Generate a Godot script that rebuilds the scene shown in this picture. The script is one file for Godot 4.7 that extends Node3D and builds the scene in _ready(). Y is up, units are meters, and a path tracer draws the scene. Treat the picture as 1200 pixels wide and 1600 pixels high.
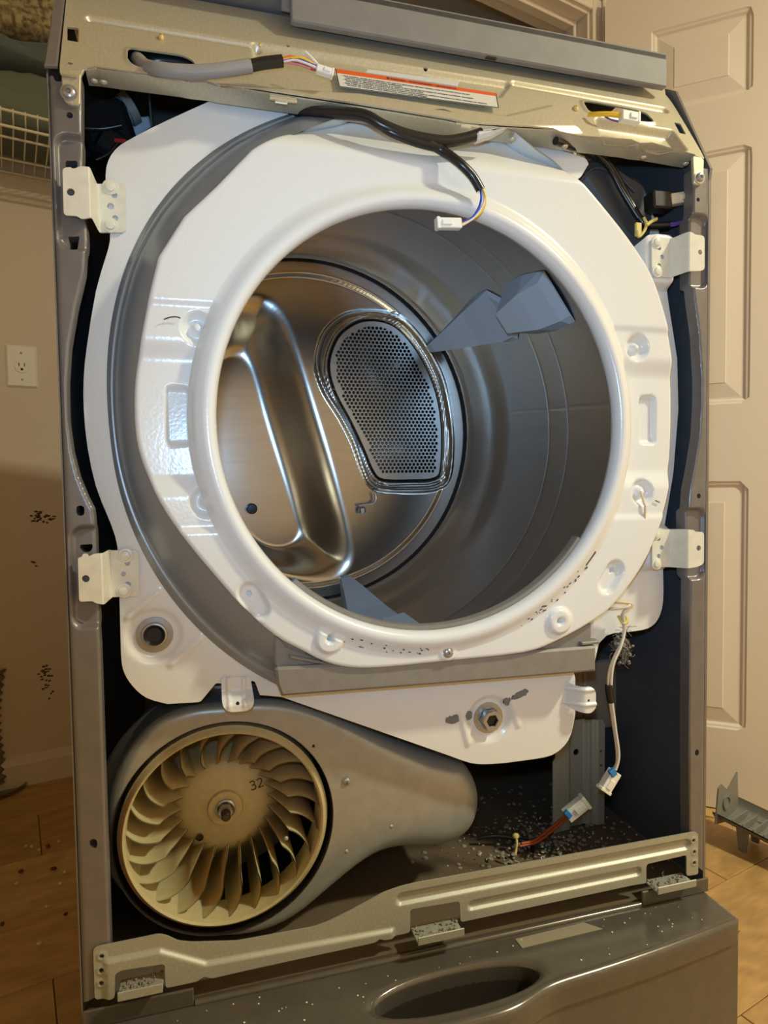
extends Node3D
# A clothes dryer with its front panel taken off, on a storage pedestal in a laundry corner. Metres, y up.
# The dryer's front plane is z = 0, its middle x = 0. The room stands turned by 14.5 degrees to the dryer.

const FLOOR := -0.37
var M := {}
var used := {}
var room := Basis(Vector3.UP, deg_to_rad(14.5))


func pv(a: Array) -> PackedVector2Array:
	var o := PackedVector2Array()
	for i in range(0, a.size(), 2):
		o.append(Vector2(a[i], a[i + 1]))
	return o


func pv3(a: Array) -> PackedVector3Array:
	var o := PackedVector3Array()
	for i in range(0, a.size(), 3):
		o.append(Vector3(a[i], a[i + 1], a[i + 2]))
	return o


class MB:
	var v := PackedVector3Array()
	var n := PackedVector3Array()
	var ix := PackedInt32Array()

	func tri(a: Vector3, b: Vector3, c: Vector3) -> void:
		var m := (b - a).cross(c - a).normalized()
		var k := v.size()
		v.append_array([a, b, c])
		n.append_array([m, m, m])
		ix.append_array([k, k + 2, k + 1])

	func quad(a: Vector3, b: Vector3, c: Vector3, d: Vector3) -> void:
		var m := (c - a).cross(d - b).normalized()
		var k := v.size()
		v.append_array([a, b, c, d])
		n.append_array([m, m, m, m])
		ix.append_array([k, k + 2, k + 1, k, k + 3, k + 2])

	func face(p: Array, out: Vector3) -> void:
		var m: Vector3 = (p[1] - p[0]).cross(p[2] - p[0])
		if m.dot(out) < 0.0:
			p.reverse()
		for i in range(1, p.size() - 1):
			tri(p[0], p[i], p[i + 1])

	# rows of points, smooth normals; flip turns the side that shows
	func grid(rows: Array, cu := false, cv := false, flip := false) -> void:
		var h := rows.size()
		var w: int = rows[0].size()
		var k := v.size()
		var s := -1.0 if flip else 1.0
		for j in h:
			var r: PackedVector3Array = rows[j]
			var r0: PackedVector3Array = rows[(j - 1 + h) % h if cv else maxi(j - 1, 0)]
			var r1: PackedVector3Array = rows[(j + 1) % h if cv else mini(j + 1, h - 1)]
			for i in w:
				var du := r[(i + 1) % w if cu else mini(i + 1, w - 1)] - r[(i - 1 + w) % w if cu else maxi(i - 1, 0)]
				var m := du.cross(r1[i] - r0[i])
				if m.length_squared() < 1e-18:
					m = du.cross(r[i] - rows[h / 2][i]) if du.length_squared() > 1e-18 else Vector3.UP
				v.append(r[i])
				n.append(m.normalized() * s)
		for j in (h if cv else h - 1):
			for i in (w if cu else w - 1):
				var a := k + j * w + i
				var b := k + j * w + (i + 1) % w
				var c := k + ((j + 1) % h) * w + (i + 1) % w
				var d := k + ((j + 1) % h) * w + i
				if flip:
					ix.append_array([a, b, c, a, c, d])
				else:
					ix.append_array([a, c, b, a, d, c])

	func box(c: Vector3, s: Vector3, b := 0.0, bs := Basis.IDENTITY) -> void:
		var h := s * 0.5
		b = minf(b, minf(h.x, minf(h.y, h.z)) * 0.95)
		var P := func(sg: Vector3, ax: int) -> Vector3:
			var q := Vector3(sg.x * (h.x - b), sg.y * (h.y - b), sg.z * (h.z - b))
			q[ax] = sg[ax] * h[ax]
			return c + bs * q
		for ax in 3:
			var a1 := (ax + 1) % 3
			var a2 := (ax + 2) % 3
			for sg in [-1.0, 1.0]:
				var f := []
				for t in [[-1, -1], [1, -1], [1, 1], [-1, 1]]:
					var g := Vector3.ZERO
					g[ax] = sg
					g[a1] = t[0]
					g[a2] = t[1]
					f.append(P.call(g, ax))
				var o := Vector3.ZERO
				o[ax] = sg
				face(f, bs * o)
				if b > 0.0:
					for s2 in [-1.0, 1.0]:
						var e := []
						for t in [-1.0, 1.0]:
							var g := Vector3.ZERO
							g[ax] = sg
							g[a1] = s2
							g[a2] = t
							e.append([P.call(g, ax), P.call(g, a1)])
						var oo := Vector3.ZERO
						oo[ax] = sg
						oo[a1] = s2
						face([e[0][0], e[1][0], e[1][1], e[0][1]], bs * oo)
		if b > 0.0:
			for x in [-1.0, 1.0]:
				for y in [-1.0, 1.0]:
					for z in [-1.0, 1.0]:
						var g := Vector3(x, y, z)
						face([P.call(g, 0), P.call(g, 1), P.call(g, 2)], bs * g)

	# an outline raised from z = z0 to z1, with a chamfered front edge
	func prism(poly: PackedVector2Array, z0: float, z1: float, bev := 0.0, xf := Transform3D.IDENTITY) -> void:
		if Geometry2D.is_polygon_clockwise(poly):
			poly = poly.duplicate()
			poly.reverse()
		var m := poly.size()
		var inn := PackedVector2Array()
		for i in m:
			var a := poly[(i - 1 + m) % m]
			var p := poly[i]
			var e := poly[(i + 1) % m]
			var n1 := (p - a).normalized()
			var n2 := (e - p).normalized()
			var t := (Vector2(-n1.y, n1.x) + Vector2(-n2.y, n2.x))
			t = t.normalized() / maxf(0.5, t.normalized().dot(Vector2(-n1.y, n1.x)))
			inn.append(p + t * bev)
		var T := Geometry2D.triangulate_polygon(poly)
		for i in range(0, T.size(), 3):
			var q := [poly[T[i]], poly[T[i + 1]], poly[T[i + 2]]]
			var r := [inn[T[i]], inn[T[i + 1]], inn[T[i + 2]]]
			face([xf * Vector3(r[0].x, r[0].y, z1), xf * Vector3(r[1].x, r[1].y, z1), xf * Vector3(r[2].x, r[2].y, z1)], xf.basis.z)
			face([xf * Vector3(q[0].x, q[0].y, z0), xf * Vector3(q[1].x, q[1].y, z0), xf * Vector3(q[2].x, q[2].y, z0)], -xf.basis.z)
		for i in m:
			var j := (i + 1) % m
			var a := xf * Vector3(poly[i].x, poly[i].y, z0)
			var b := xf * Vector3(poly[j].x, poly[j].y, z0)
			var c := xf * Vector3(poly[j].x, poly[j].y, z1 - bev)
			var d := xf * Vector3(poly[i].x, poly[i].y, z1 - bev)
			quad(a, b, c, d)
			if bev > 0.0:
				quad(d, c, xf * Vector3(inn[j].x, inn[j].y, z1), xf * Vector3(inn[i].x, inn[i].y, z1))

	# profile of (radius, height) turned round the axis z of xf
	func lathe(prof: PackedVector2Array, xf := Transform3D.IDENTITY, seg := 32, a0 := 0.0, a1 := TAU) -> void:
		var runs := [[prof[0]]]
		for i in range(1, prof.size()):
			runs[-1].append(prof[i])
			if i < prof.size() - 1:
				var d1 := (prof[i] - prof[i - 1]).normalized()
				var d2 := (prof[i + 1] - prof[i]).normalized()
				if d1.dot(d2) < 0.8:
					runs.append([prof[i]])
		var full := absf(a1 - a0 - TAU) < 0.001
		for run in runs:
			var rows := []
			for p in run:
				var r := PackedVector3Array()
				for k in (seg if full else seg + 1):
					var a := a0 + (a1 - a0) * k / seg
					r.append(xf * Vector3(cos(a) * p.x, sin(a) * p.x, p.y))
				rows.append(r)
			grid(rows, full, false)

	func tube(raw: PackedVector3Array, rad: float, seg := 10, smooth := 6, flat := 1.0) -> void:
		var p := PackedVector3Array()
		if smooth > 1 and raw.size() > 2:
			for i in raw.size() - 1:
				var a := raw[maxi(i - 1, 0)]
				var d := raw[mini(i + 2, raw.size() - 1)]
				for k in smooth:
					p.append(raw[i].cubic_interpolate(raw[i + 1], a, d, float(k) / smooth))
			p.append(raw[-1])
		else:
			p = raw
		var rows := []
		var up := Vector3.UP if absf((p[1] - p[0]).normalized().y) < 0.9 else Vector3.RIGHT
		for i in p.size():
			var t := (p[mini(i + 1, p.size() - 1)] - p[maxi(i - 1, 0)]).normalized()
			var x := up.cross(t).normalized()
			up = t.cross(x).normalized()
			var r := PackedVector3Array()
			for k in seg:
				var a := TAU * k / seg
				r.append(p[i] + (x * cos(a) * flat + up * sin(a)) * rad)
			rows.append(r)
		grid(rows, true, false)
		for e in [[rows[0], p[0], p[1]], [rows[-1], p[-1], p[-2]]]:
			for k in seg:
				face([e[0][k], e[0][(k + 1) % seg], e[1]], e[1] - e[2])

	func dome(c: Vector3, axis: Vector3, rad: float, hgt: float, seg := 16) -> void:
		var z := axis.normalized()
		var x := (Vector3.UP if absf(z.y) < 0.9 else Vector3.RIGHT).cross(z).normalized()
		var pr := PackedVector2Array()
		for k in 7:
			var a := PI * 0.5 * k / 6.0
			pr.append(Vector2(maxf(rad * cos(a), 0.00002), hgt * sin(a)))
		lathe(pr, Transform3D(Basis(x, z.cross(x), z), c), seg)

	func ball(c: Vector3, r: Vector3, seg := 12, bs := Basis.IDENTITY) -> void:
		var rows := []
		for j in seg / 2 + 1:
			var b := -PI / 2 + PI * j / (seg / 2)
			var row := PackedVector3Array()
			for k in seg:
				var a := TAU * k / seg
				row.append(c + bs * (Vector3(cos(a) * cos(b), sin(a) * cos(b), sin(b)) * r))
			rows.append(row)
		grid(rows, true, false)

	func add(o: MB, xf := Transform3D.IDENTITY) -> void:
		var k := v.size()
		for p in o.v:
			v.append(xf * p)
		for m in o.n:
			n.append((xf.basis * m).normalized())
		for i in o.ix:
			ix.append(i + k)

	# sheet metal on the plane of xf: f is the signed distance to its outline (negative inside), h its height
	func sheet(rect: Rect2, cell: float, f: Callable, h: Callable, thick: float, xf := Transform3D.IDENTITY) -> void:
		var nx := int(ceil(rect.size.x / cell))
		var ny := int(ceil(rect.size.y / cell))
		var B := 8
		var D := PackedFloat32Array()
		D.resize((nx + 1) * (ny + 1))
		D.fill(NAN)
		var at := {}
		var pts := PackedVector2Array()
		var tris := PackedInt32Array()
		var rim := PackedInt32Array()
		var W := nx + 1
		for bj in range(0, ny, B):
			for bi in range(0, nx, B):
				var ctr := rect.position + Vector2(bi + B * 0.5, bj + B * 0.5) * cell
				var dc: float = f.call(ctr)
				var reach := B * cell * 0.75
				if dc > reach:
					continue
				var inside := dc < -reach
				for j in range(bj, mini(bj + B, ny)):
					for i in range(bi, mini(bi + B, nx)):
						var g := [j * W + i, j * W + i + 1, (j + 1) * W + i + 1, (j + 1) * W + i]
						var d := [-1.0, -1.0, -1.0, -1.0]
						if not inside:
							for k in 4:
								var q: int = g[k]
								if is_nan(D[q]):
									D[q] = f.call(rect.position + Vector2(q % W, q / W) * cell)
								d[k] = D[q]
						var poly := []
						for k in 4:
							var k2 := (k + 1) % 4
							if d[k] <= 0.0:
								if not at.has(g[k]):
									at[g[k]] = pts.size()
									pts.append(rect.position + Vector2(g[k] % W, g[k] / W) * cell)
								poly.append([at[g[k]], 0])
							if (d[k] <= 0.0) != (d[k2] <= 0.0):
								var key := Vector2i(mini(g[k], g[k2]), maxi(g[k], g[k2]))
								if not at.has(key):
									var pa := rect.position + Vector2(g[k] % W, g[k] / W) * cell
									var pb := rect.position + Vector2(g[k2] % W, g[k2] / W) * cell
									at[key] = pts.size()
									pts.append(pa.lerp(pb, clampf(d[k] / (d[k] - d[k2]), 0.02, 0.98)))
								poly.append([at[key], 1 if d[k] <= 0.0 else 2])
						if poly.size() < 3:
							continue
						for k in range(1, poly.size() - 1):
							tris.append_array([poly[0][0], poly[k][0], poly[k + 1][0]])
						for k in poly.size():
							var e: Array = poly[(k + 1) % poly.size()]
							if poly[k][1] == 1 and e[1] == 2:
								rim.append_array([poly[k][0], e[0]])
		var m := pts.size()
		var P := PackedVector3Array()
		P.resize(m)
		for k in m:
			P[k] = Vector3(pts[k].x, pts[k].y, h.call(pts[k]))
		var N := PackedVector3Array()
		N.resize(m)
		for k in range(0, tris.size(), 3):
			var c := (P[tris[k + 1]] - P[tris[k]]).cross(P[tris[k + 2]] - P[tris[k]])
			N[tris[k]] += c
			N[tris[k + 1]] += c
			N[tris[k + 2]] += c
		var base := v.size()
		for k in m:
			v.append(xf * P[k])
			n.append((xf.basis * N[k]).normalized())
		for k in m:
			v.append(xf * (P[k] - Vector3(0, 0, thick)))
			n.append(-(xf.basis * N[k]).normalized())
		for k in range(0, tris.size(), 3):
			ix.append_array([base + tris[k], base + tris[k + 2], base + tris[k + 1]])
			ix.append_array([base + m + tris[k], base + m + tris[k + 1], base + m + tris[k + 2]])
		var dz := xf.basis * Vector3(0, 0, thick)
		for k in range(0, rim.size(), 2):
			var a := xf * P[rim[k]]
			var b := xf * P[rim[k + 1]]
			quad(a, a - dz, b - dz, b)

	func mesh() -> ArrayMesh:
		var a := []
		a.resize(Mesh.ARRAY_MAX)
		a[Mesh.ARRAY_VERTEX] = v
		a[Mesh.ARRAY_NORMAL] = n
		a[Mesh.ARRAY_INDEX] = ix
		var o := ArrayMesh.new()
		o.add_surface_from_arrays(Mesh.PRIMITIVE_TRIANGLES, a)
		return o


# signed distances and height profiles
func sd_poly(p: Vector2, q: PackedVector2Array) -> float:
	var m := q.size()
	var d := (p - q[0]).length_squared()
	var s := 1.0
	var b := q[m - 1]
	for i in m:
		var a := q[i]
		var e := b - a
		var w := p - a
		d = minf(d, (w - e * clampf(w.dot(e) / e.length_squared(), 0.0, 1.0)).length_squared())
		var c1 := p.y >= a.y
		var c2 := p.y < b.y
		var c3 := e.x * w.y > e.y * w.x
		if (c1 and c2 and c3) or not (c1 or c2 or c3):
			s = -s
		b = a
	return s * sqrt(d)


func sd_box(p: Vector2, c: Vector2, h: Vector2, r := 0.0) -> float:
	var q := (p - c).abs() - h + Vector2(r, r)
	return Vector2(maxf(q.x, 0), maxf(q.y, 0)).length() + minf(maxf(q.x, q.y), 0.0) - r


func sd_seg(p: Vector2, a: Vector2, b: Vector2) -> float:
	var e := b - a
	return (p - a - e * clampf((p - a).dot(e) / e.length_squared(), 0.0, 1.0)).length()


func sd_path(p: Vector2, q: PackedVector2Array) -> float:
	var d := 1e9
	for i in q.size() - 1:
		d = minf(d, sd_seg(p, q[i], q[i + 1]))
	return d


# 1 where d < 0, smoothly 0 from d = w on
func up(d: float, w: float) -> float:
	return 1.0 - smoothstep(0.0, w, d)


# rounded outline: corners of a polygon cut by r with k steps
func rounded(q: PackedVector2Array, r: float, k := 5) -> PackedVector2Array:
	var o := PackedVector2Array()
	var m := q.size()
	for i in m:
		var p := q[i]
		var a := q[(i - 1 + m) % m] - p
		var b := q[(i + 1) % m] - p
		var t := minf(r, minf(a.length(), b.length()) * 0.48)
		var s := p + a.normalized() * t
		var e := p + b.normalized() * t
		for j in k + 1:
			var u := float(j) / k
			o.append(s.lerp(p, u).lerp(p.lerp(e, u), u))
	return o


# closed smooth curve through the points
func curve(q: PackedVector2Array, k := 4, closed := true) -> PackedVector2Array:
	var o := PackedVector2Array()
	var m := q.size()
	for i in (m if closed else m - 1):
		var a := q[(i - 1 + m) % m] if closed else q[maxi(i - 1, 0)]
		var d := q[(i + 2) % m] if closed else q[mini(i + 2, m - 1)]
		for j in k:
			o.append(q[i].cubic_interpolate(q[(i + 1) % m], a, d, float(j) / k))
	if not closed:
		o.append(q[-1])
	return o


func bounds(q: PackedVector2Array, pad := 0.004) -> Rect2:
	var r := Rect2(q[0], Vector2.ZERO)
	for p in q:
		r = r.expand(p)
	return r.grow(pad)


# naming and tagging
func numbered(called: String) -> String:
	var k: int = used.get(called, -1) + 1
	used[called] = k
	return called if k == 0 else "%s_%03d" % [called, k]


func tag(o: Node, label: String, category: String, group := "") -> Node:
	o.set_meta("label", label)
	o.set_meta("category", category)
	if group != "":
		o.set_meta("group", group)
	return o


func thing(called: String, label: String, category: String, at: Vector3, group := "") -> Node3D:
	var o := Node3D.new()
	o.name = numbered(called)
	add_child(o)
	o.position = at
	tag(o, label, category, group)
	return o


# one named mesh whose points are given in the scene's own coordinates
func obj(called: String, mb: MB, m: Material, parent: Node3D = null, label := "") -> MeshInstance3D:
	var o := MeshInstance3D.new()
	o.mesh = mb.mesh()
	o.material_override = m
	put(called, o, parent)
	if label != "":
		o.set_meta("label", label)
	return o


func put(called: String, o: Node3D, parent: Node3D = null) -> void:
	if parent == null:
		o.name = numbered(called)
		add_child(o, true)
		return
	var key := "%d/%s" % [parent.get_instance_id(), called]
	var k: int = used.get(key, 0)
	used[key] = k + 1
	o.name = called if k == 0 else "%s_%03d" % [called, k]
	var off := Transform3D.IDENTITY
	var q: Node = parent
	while q is Node3D and q != self:
		off = q.transform * off
		q = q.get_parent()
	parent.add_child(o)
	o.transform = off.affine_inverse() * o.transform


func struct(called: String, mb: MB, m: Material) -> MeshInstance3D:
	var o := obj(called, mb, m)
	o.set_meta("kind", "structure")
	return o


func noise(seed_: int, freq: float, kind := FastNoiseLite.TYPE_SIMPLEX_SMOOTH, oct := 3) -> FastNoiseLite:
	var f := FastNoiseLite.new()
	f.seed = seed_
	f.frequency = freq
	f.noise_type = kind
	f.fractal_octaves = oct
	return f


func ntex(f: FastNoiseLite, ramp: Array, size := 512, bump := 0.0) -> NoiseTexture2D:
	var t := NoiseTexture2D.new()
	t.width = size
	t.height = size
	t.seamless = true
	t.noise = f
	if bump > 0.0:
		t.as_normal_map = true
		t.bump_strength = bump
	elif ramp.size() > 0:
		var g := Gradient.new()
		g.offsets = PackedFloat32Array([])
		var c := PackedColorArray()
		var o := PackedFloat32Array()
		for i in ramp.size():
			c.append(ramp[i])
			o.append(float(i) / (ramp.size() - 1))
		g.offsets = o
		g.colors = c
		t.color_ramp = g
	return t


func mat(called: String, c: Color, rough := 0.6, metal := 0.0) -> StandardMaterial3D:
	var m := StandardMaterial3D.new()
	m.resource_name = called
	m.albedo_color = c
	m.roughness = rough
	m.metallic = metal
	M[called] = m
	return m


func tex(m: StandardMaterial3D, albedo: Texture2D, scale: Vector3, normal: Texture2D = null, strength := 1.0) -> StandardMaterial3D:
	m.uv1_triplanar = true
	m.uv1_scale = scale
	if albedo:
		m.albedo_texture = albedo
	if normal:
		m.normal_enabled = true
		m.normal_texture = normal
		m.normal_scale = strength
	return m


func rgb(r: int, g: int, b: int) -> Color:
	return Color8(r, g, b)


func _ready() -> void:
	# camera, surroundings, lights
	var cam := Camera3D.new()
	cam.name = "camera"
	cam.transform = Transform3D(Basis(Vector3(0.9629, -0.0144, 0.2695), Vector3(0.0261, 0.9989, -0.0398), Vector3(-0.2686, 0.0453, 0.9622)), Vector3(-0.2236, 0.4605, 0.6236))
	cam.fov = 76.76
	cam.near = 0.02
	add_child(cam)
	var we := WorldEnvironment.new()
	we.name = "surroundings"
	var env := Environment.new()
	env.background_mode = Environment.BG_COLOR
	env.background_color = Color(0.02, 0.018, 0.015)
	env.tonemap_mode = Environment.TONE_MAPPER_LINEAR
	env.tonemap_exposure = 1.0
	env.sdfgi_enabled = true
	env.ssao_enabled = true
	env.ssil_enabled = true
	we.environment = env
	add_child(we)
	materials()
	ceiling_lamp(Vector3(1.45, 2.05, 0.95), 5.4)
	work_lamp(Vector3(-0.232, 0.515, 0.63), Vector3(0.11, 0.66, -0.03), 0.29)
	build_room()
	build_pedestal()
	build_dryer()
	build_clutter()


func shadowed(l: Light3D) -> void:
	l.shadow_enabled = true


func ceiling_lamp(at: Vector3, e: float) -> void:
	var t := thing("ceiling_light", "round flush white ceiling lamp giving warm light, in front of the dryer to the right", "lamp", at)
	var ring := MB.new()
	ring.lathe(pv([0.001, 0.019, 0.13, 0.019, 0.13, -0.012, 0.118, -0.016, 0.116, 0.0]), Transform3D(Basis(Vector3.RIGHT, -PI / 2), at), 40)
	obj("rim", ring, M.white_plastic, t)
	var g := MB.new()
	g.lathe(pv([0.0005, 0.006, 0.115, 0.004, 0.115, -0.002, 0.0005, -0.004]), Transform3D(Basis(Vector3.RIGHT, -PI / 2), at), 40)
	obj("diffuser", g, M.lamp_glow, t)
	var l := AreaLight3D.new()
	l.name = "ceiling_glow"
	l.area_size = Vector2(0.16, 0.16)
	l.light_color = Color(1.0, 0.985, 0.86)
	l.light_energy = e
	l.set("area_range", 12.0)
	l.set("area_attenuation", 2.0)
	shadowed(l)
	add_child(l)
	l.transform = Transform3D(Basis(Vector3.RIGHT, -PI / 2), at + Vector3(0, -0.022, 0))


func work_lamp(at: Vector3, aim: Vector3, e: float) -> void:
	var t := thing("work_lamp", "small cool white work lamp held beside the camera, shining into the drum", "lamp", at)
	var bs := Basis.looking_at(aim - at)
	var b := MB.new()
	b.lathe(pv([0.0005, 0.0, 0.016, 0.0, 0.016, -0.03, 0.0155, -0.032]), Transform3D(bs, at + bs.z * 0.034), 20)
	obj("housing", b, M.black_plastic, t)
	var g := MB.new()
	g.lathe(pv([0.014, -0.001, 0.0005, -0.001]), Transform3D(bs, at), 20)
	obj("lens", g, M.lens_glow, t)
	var l := SpotLight3D.new()
	l.name = "work_beam"
	l.light_color = Color(0.64, 0.83, 1.0)
	l.light_energy = e
	l.spot_range = 10.0
	l.spot_attenuation = 2.0
	l.spot_angle = 52.0
	l.spot_angle_attenuation = 1.0
	l.light_size = 0.012
	shadowed(l)
	add_child(l)
	l.transform = Transform3D(bs, at - bs.z * 0.006)


func materials() -> void:
	var m: StandardMaterial3D
	var fine := ntex(noise(3, 0.02, FastNoiseLite.TYPE_SIMPLEX_SMOOTH, 2), [], 512, 1.2)
	var grit := ntex(noise(4, 0.06, FastNoiseLite.TYPE_SIMPLEX_SMOOTH, 4), [], 512, 2.5)
	var blotch := ntex(noise(5, 0.012, FastNoiseLite.TYPE_SIMPLEX_SMOOTH, 5), [Color(0.93, 0.93, 0.93), Color(1, 1, 1)], 512)
	var spang := ntex(noise(6, 0.03, FastNoiseLite.TYPE_CELLULAR, 2), [Color(0.9, 0.9, 0.9), Color(1, 1, 1)], 512)
	var brush := brushed(7)
	tex(mat("enamel", rgb(228, 228, 225), 0.22), null, Vector3(20, 20, 20), fine, 0.5)
	tex(mat("seal_steel", rgb(146, 153, 160), 0.3, 0.5), null, Vector3(6, 6, 6), fine, 0.15)
	tex(mat("bracket_cream", rgb(232, 228, 212), 0.32), blotch, Vector3(8, 8, 8), fine, 0.15)
	tex(mat("galvanized", rgb(218, 210, 184), 0.4, 0.5), spang, Vector3(24, 24, 24), fine, 0.25)
	tex(mat("galvanized_dull", rgb(184, 186, 174), 0.46, 0.35), spang, Vector3(24, 24, 24), fine, 0.25)
	tex(mat("cabinet_paint", rgb(126, 121, 119), 0.32, 0.25), blotch, Vector3(7, 7, 7), fine, 0.2)
	tex(mat("cabinet_inside", rgb(84, 87, 93), 0.45, 0.1), blotch, Vector3(5, 5, 5), fine, 0.1)
	tex(mat("lid_paint", rgb(134, 131, 128), 0.55, 0.0), blotch, Vector3(5, 5, 5), fine, 0.1)
	tex(mat("drum_steel", rgb(204, 204, 204), 0.34, 1.0), brush, Vector3(1.5, 1.5, 1.5), fine, 0.05)
	tex(mat("rear_steel", rgb(200, 196, 190), 0.22, 1.0), brush, Vector3(1.5, 1.5, 1.5), fine, 0.05)
	tex(mat("grille_steel", rgb(216, 216, 212), 0.34, 1.0), blotch, Vector3(6, 6, 6))
	mat("felt", rgb(40, 40, 42), 0.95)
	tex(mat("chute_plastic", rgb(140, 134, 126), 0.45), blotch, Vector3(9, 9, 9), fine, 0.2)
	mat("baffle_plastic", rgb(196, 207, 218), 0.38)
	tex(mat("blower_paint", rgb(178, 178, 172), 0.34, 0.4), blotch, Vector3(7, 7, 7), fine, 0.3)
	m = tex(mat("wheel_nylon", rgb(208, 192, 146), 0.45), blotch, Vector3(14, 14, 14), fine, 0.2)
	m.subsurf_scatter_enabled = true
	m.subsurf_scatter_strength = 0.25
	tex(mat("pedestal_paint", rgb(106, 100, 92), 0.2, 0.35), blotch, Vector3(7, 7, 7), fine, 0.12)
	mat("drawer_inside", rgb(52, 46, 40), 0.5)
	mat("chrome", rgb(176, 178, 180), 0.3, 0.75)
	mat("dark_metal", rgb(86, 82, 76), 0.4, 0.9)
	mat("black_plastic", rgb(26, 26, 27), 0.42)
	mat("charcoal_plastic", rgb(74, 72, 72), 0.5)
	mat("black_tape", rgb(30, 30, 31), 0.28)
	mat("grey_sheath", rgb(150, 148, 144), 0.5)
	mat("white_plastic", rgb(238, 236, 226), 0.4)
	mat("cream_plastic", rgb(226, 216, 186), 0.45)
	mat("yellow_plastic", rgb(224, 204, 120), 0.45)
	mat("wire_white", rgb(226, 216, 200), 0.45)
	mat("wire_cream", rgb(216, 192, 156), 0.45)
	mat("wire_yellow", rgb(232, 186, 40), 0.45)
	mat("wire_blue", rgb(36, 70, 190), 0.45)
	mat("wire_red", rgb(186, 44, 48), 0.45)
	mat("wire_pink", rgb(214, 130, 140), 0.45)
	mat("wire_orange", rgb(222, 110, 44), 0.45)
	mat("wire_rust", rgb(176, 84, 44), 0.45)
	mat("wire_purple", rgb(112, 74, 168), 0.45)
	mat("wire_green", rgb(40, 82, 60), 0.5)
	mat("blue_lock", rgb(52, 124, 188), 0.45)
	mat("label_paper", rgb(214, 212, 204), 0.5)
	mat("label_orange", rgb(222, 92, 30), 0.5)
	mat("ink", rgb(34, 32, 30), 0.7)
	mat("pale_tape", rgb(208, 206, 204), 0.5)
	mat("clear_tape", rgb(150, 142, 124), 0.4)
	mat("cover_metal", rgb(158, 144, 126), 0.42, 0.2)
	mat("scrape", rgb(120, 120, 116), 0.8)
	mat("dirt", rgb(84, 72, 54), 0.95)
	mat("glue", rgb(224, 196, 120), 0.3)
	tex(mat("lint", rgb(146, 136, 120), 1.0), null, Vector3(20, 20, 20), grit, 1.0)
	tex(mat("pan_dust", rgb(108, 92, 72), 0.95), blotch, Vector3(20, 20, 20), grit, 1.0)
	mat("debris", rgb(232, 226, 206), 0.6)
	mat("debris_dark", rgb(96, 62, 34), 0.8)
	tex(mat("wall_paint", rgb(222, 206, 184), 0.7), null, Vector3(6, 6, 6), fine, 0.15)
	tex(mat("ceiling_paint", rgb(232, 226, 214), 0.85), null, Vector3(6, 6, 6), fine, 0.1)
	tex(mat("door_paint", rgb(226, 214, 198), 0.45), null, Vector3(4, 4, 4), fine, 0.08)
	mat("trim_paint", rgb(224, 212, 194), 0.45)
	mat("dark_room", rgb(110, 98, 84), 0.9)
	mat("grout", rgb(140, 100, 58), 0.9)
	mat("threshold", rgb(206, 168, 104), 0.5)
	mat("outlet_plate", rgb(246, 240, 226), 0.35)
	mat("wire_shelf_coat", rgb(232, 220, 190), 0.4)
	m = tex(mat("towel_teal", rgb(98, 110, 106), 1.0), null, Vector3(30, 30, 30), grit, 1.0)
	m.rim_enabled = true
	tex(mat("towel_green", rgb(112, 119, 102), 1.0), null, Vector3(30, 30, 30), grit, 1.0)
	tex(mat("print_cloth", Color(1, 1, 1), 1.0), ntex(noise(9, 0.03, FastNoiseLite.TYPE_SIMPLEX_SMOOTH, 3), [rgb(84, 70, 50), rgb(120, 104, 76), rgb(188, 172, 132), rgb(196, 182, 142)], 256), Vector3(7, 7, 7), grit, 0.7)
	tex(mat("navy_cloth", rgb(40, 46, 58), 1.0), null, Vector3(30, 30, 30), grit, 0.8)
	tex(mat("foil", rgb(150, 146, 136), 0.35, 0.8), blotch, Vector3(9, 9, 9), grit, 0.5)
	tex(mat("tray_plastic", rgb(132, 130, 124), 0.55), blotch, Vector3(8, 8, 8), fine, 0.2)
	m = mat("lamp_glow", rgb(255, 250, 240), 0.6)
	m.emission_enabled = true
	m.emission = Color(1.0, 0.8, 0.52)
	m.emission_energy_multiplier = 2.0
	m = mat("lens_glow", rgb(255, 255, 255), 0.4)
	m.emission_enabled = true
	m.emission = Color(0.8, 0.9, 1.0)
	m.emission_energy_multiplier = 3.0
	for k in 5:
		m = mat("tile_%d" % k, [rgb(212, 176, 122), rgb(204, 166, 112), rgb(218, 184, 132), rgb(198, 158, 104), rgb(210, 172, 118)][k], 0.42)
		m.albedo_texture = wood(k)
		m.uv1_triplanar = true
		m.uv1_scale = Vector3(1.1, 1.1, 1.1)
		m.uv1_offset = Vector3(0.37 * k, 0.0, 0.21 * k)


# long streaks, as rolling leaves them on steel
func brushed(s: int) -> ImageTexture:
	var f := noise(s, 1.0, FastNoiseLite.TYPE_SIMPLEX, 3)
	var im := Image.create(256, 256, true, Image.FORMAT_RGB8)
	for y in 256:
		for x in 256:
			var a := TAU * x / 256.0
			var g := 0.97 + 0.03 * f.get_noise_3d(cos(a) * 1.2, sin(a) * 1.2, y * 0.35)
			im.set_pixel(x, y, Color(g, g, g))
	im.generate_mipmaps()
	return ImageTexture.create_from_image(im)


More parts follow.
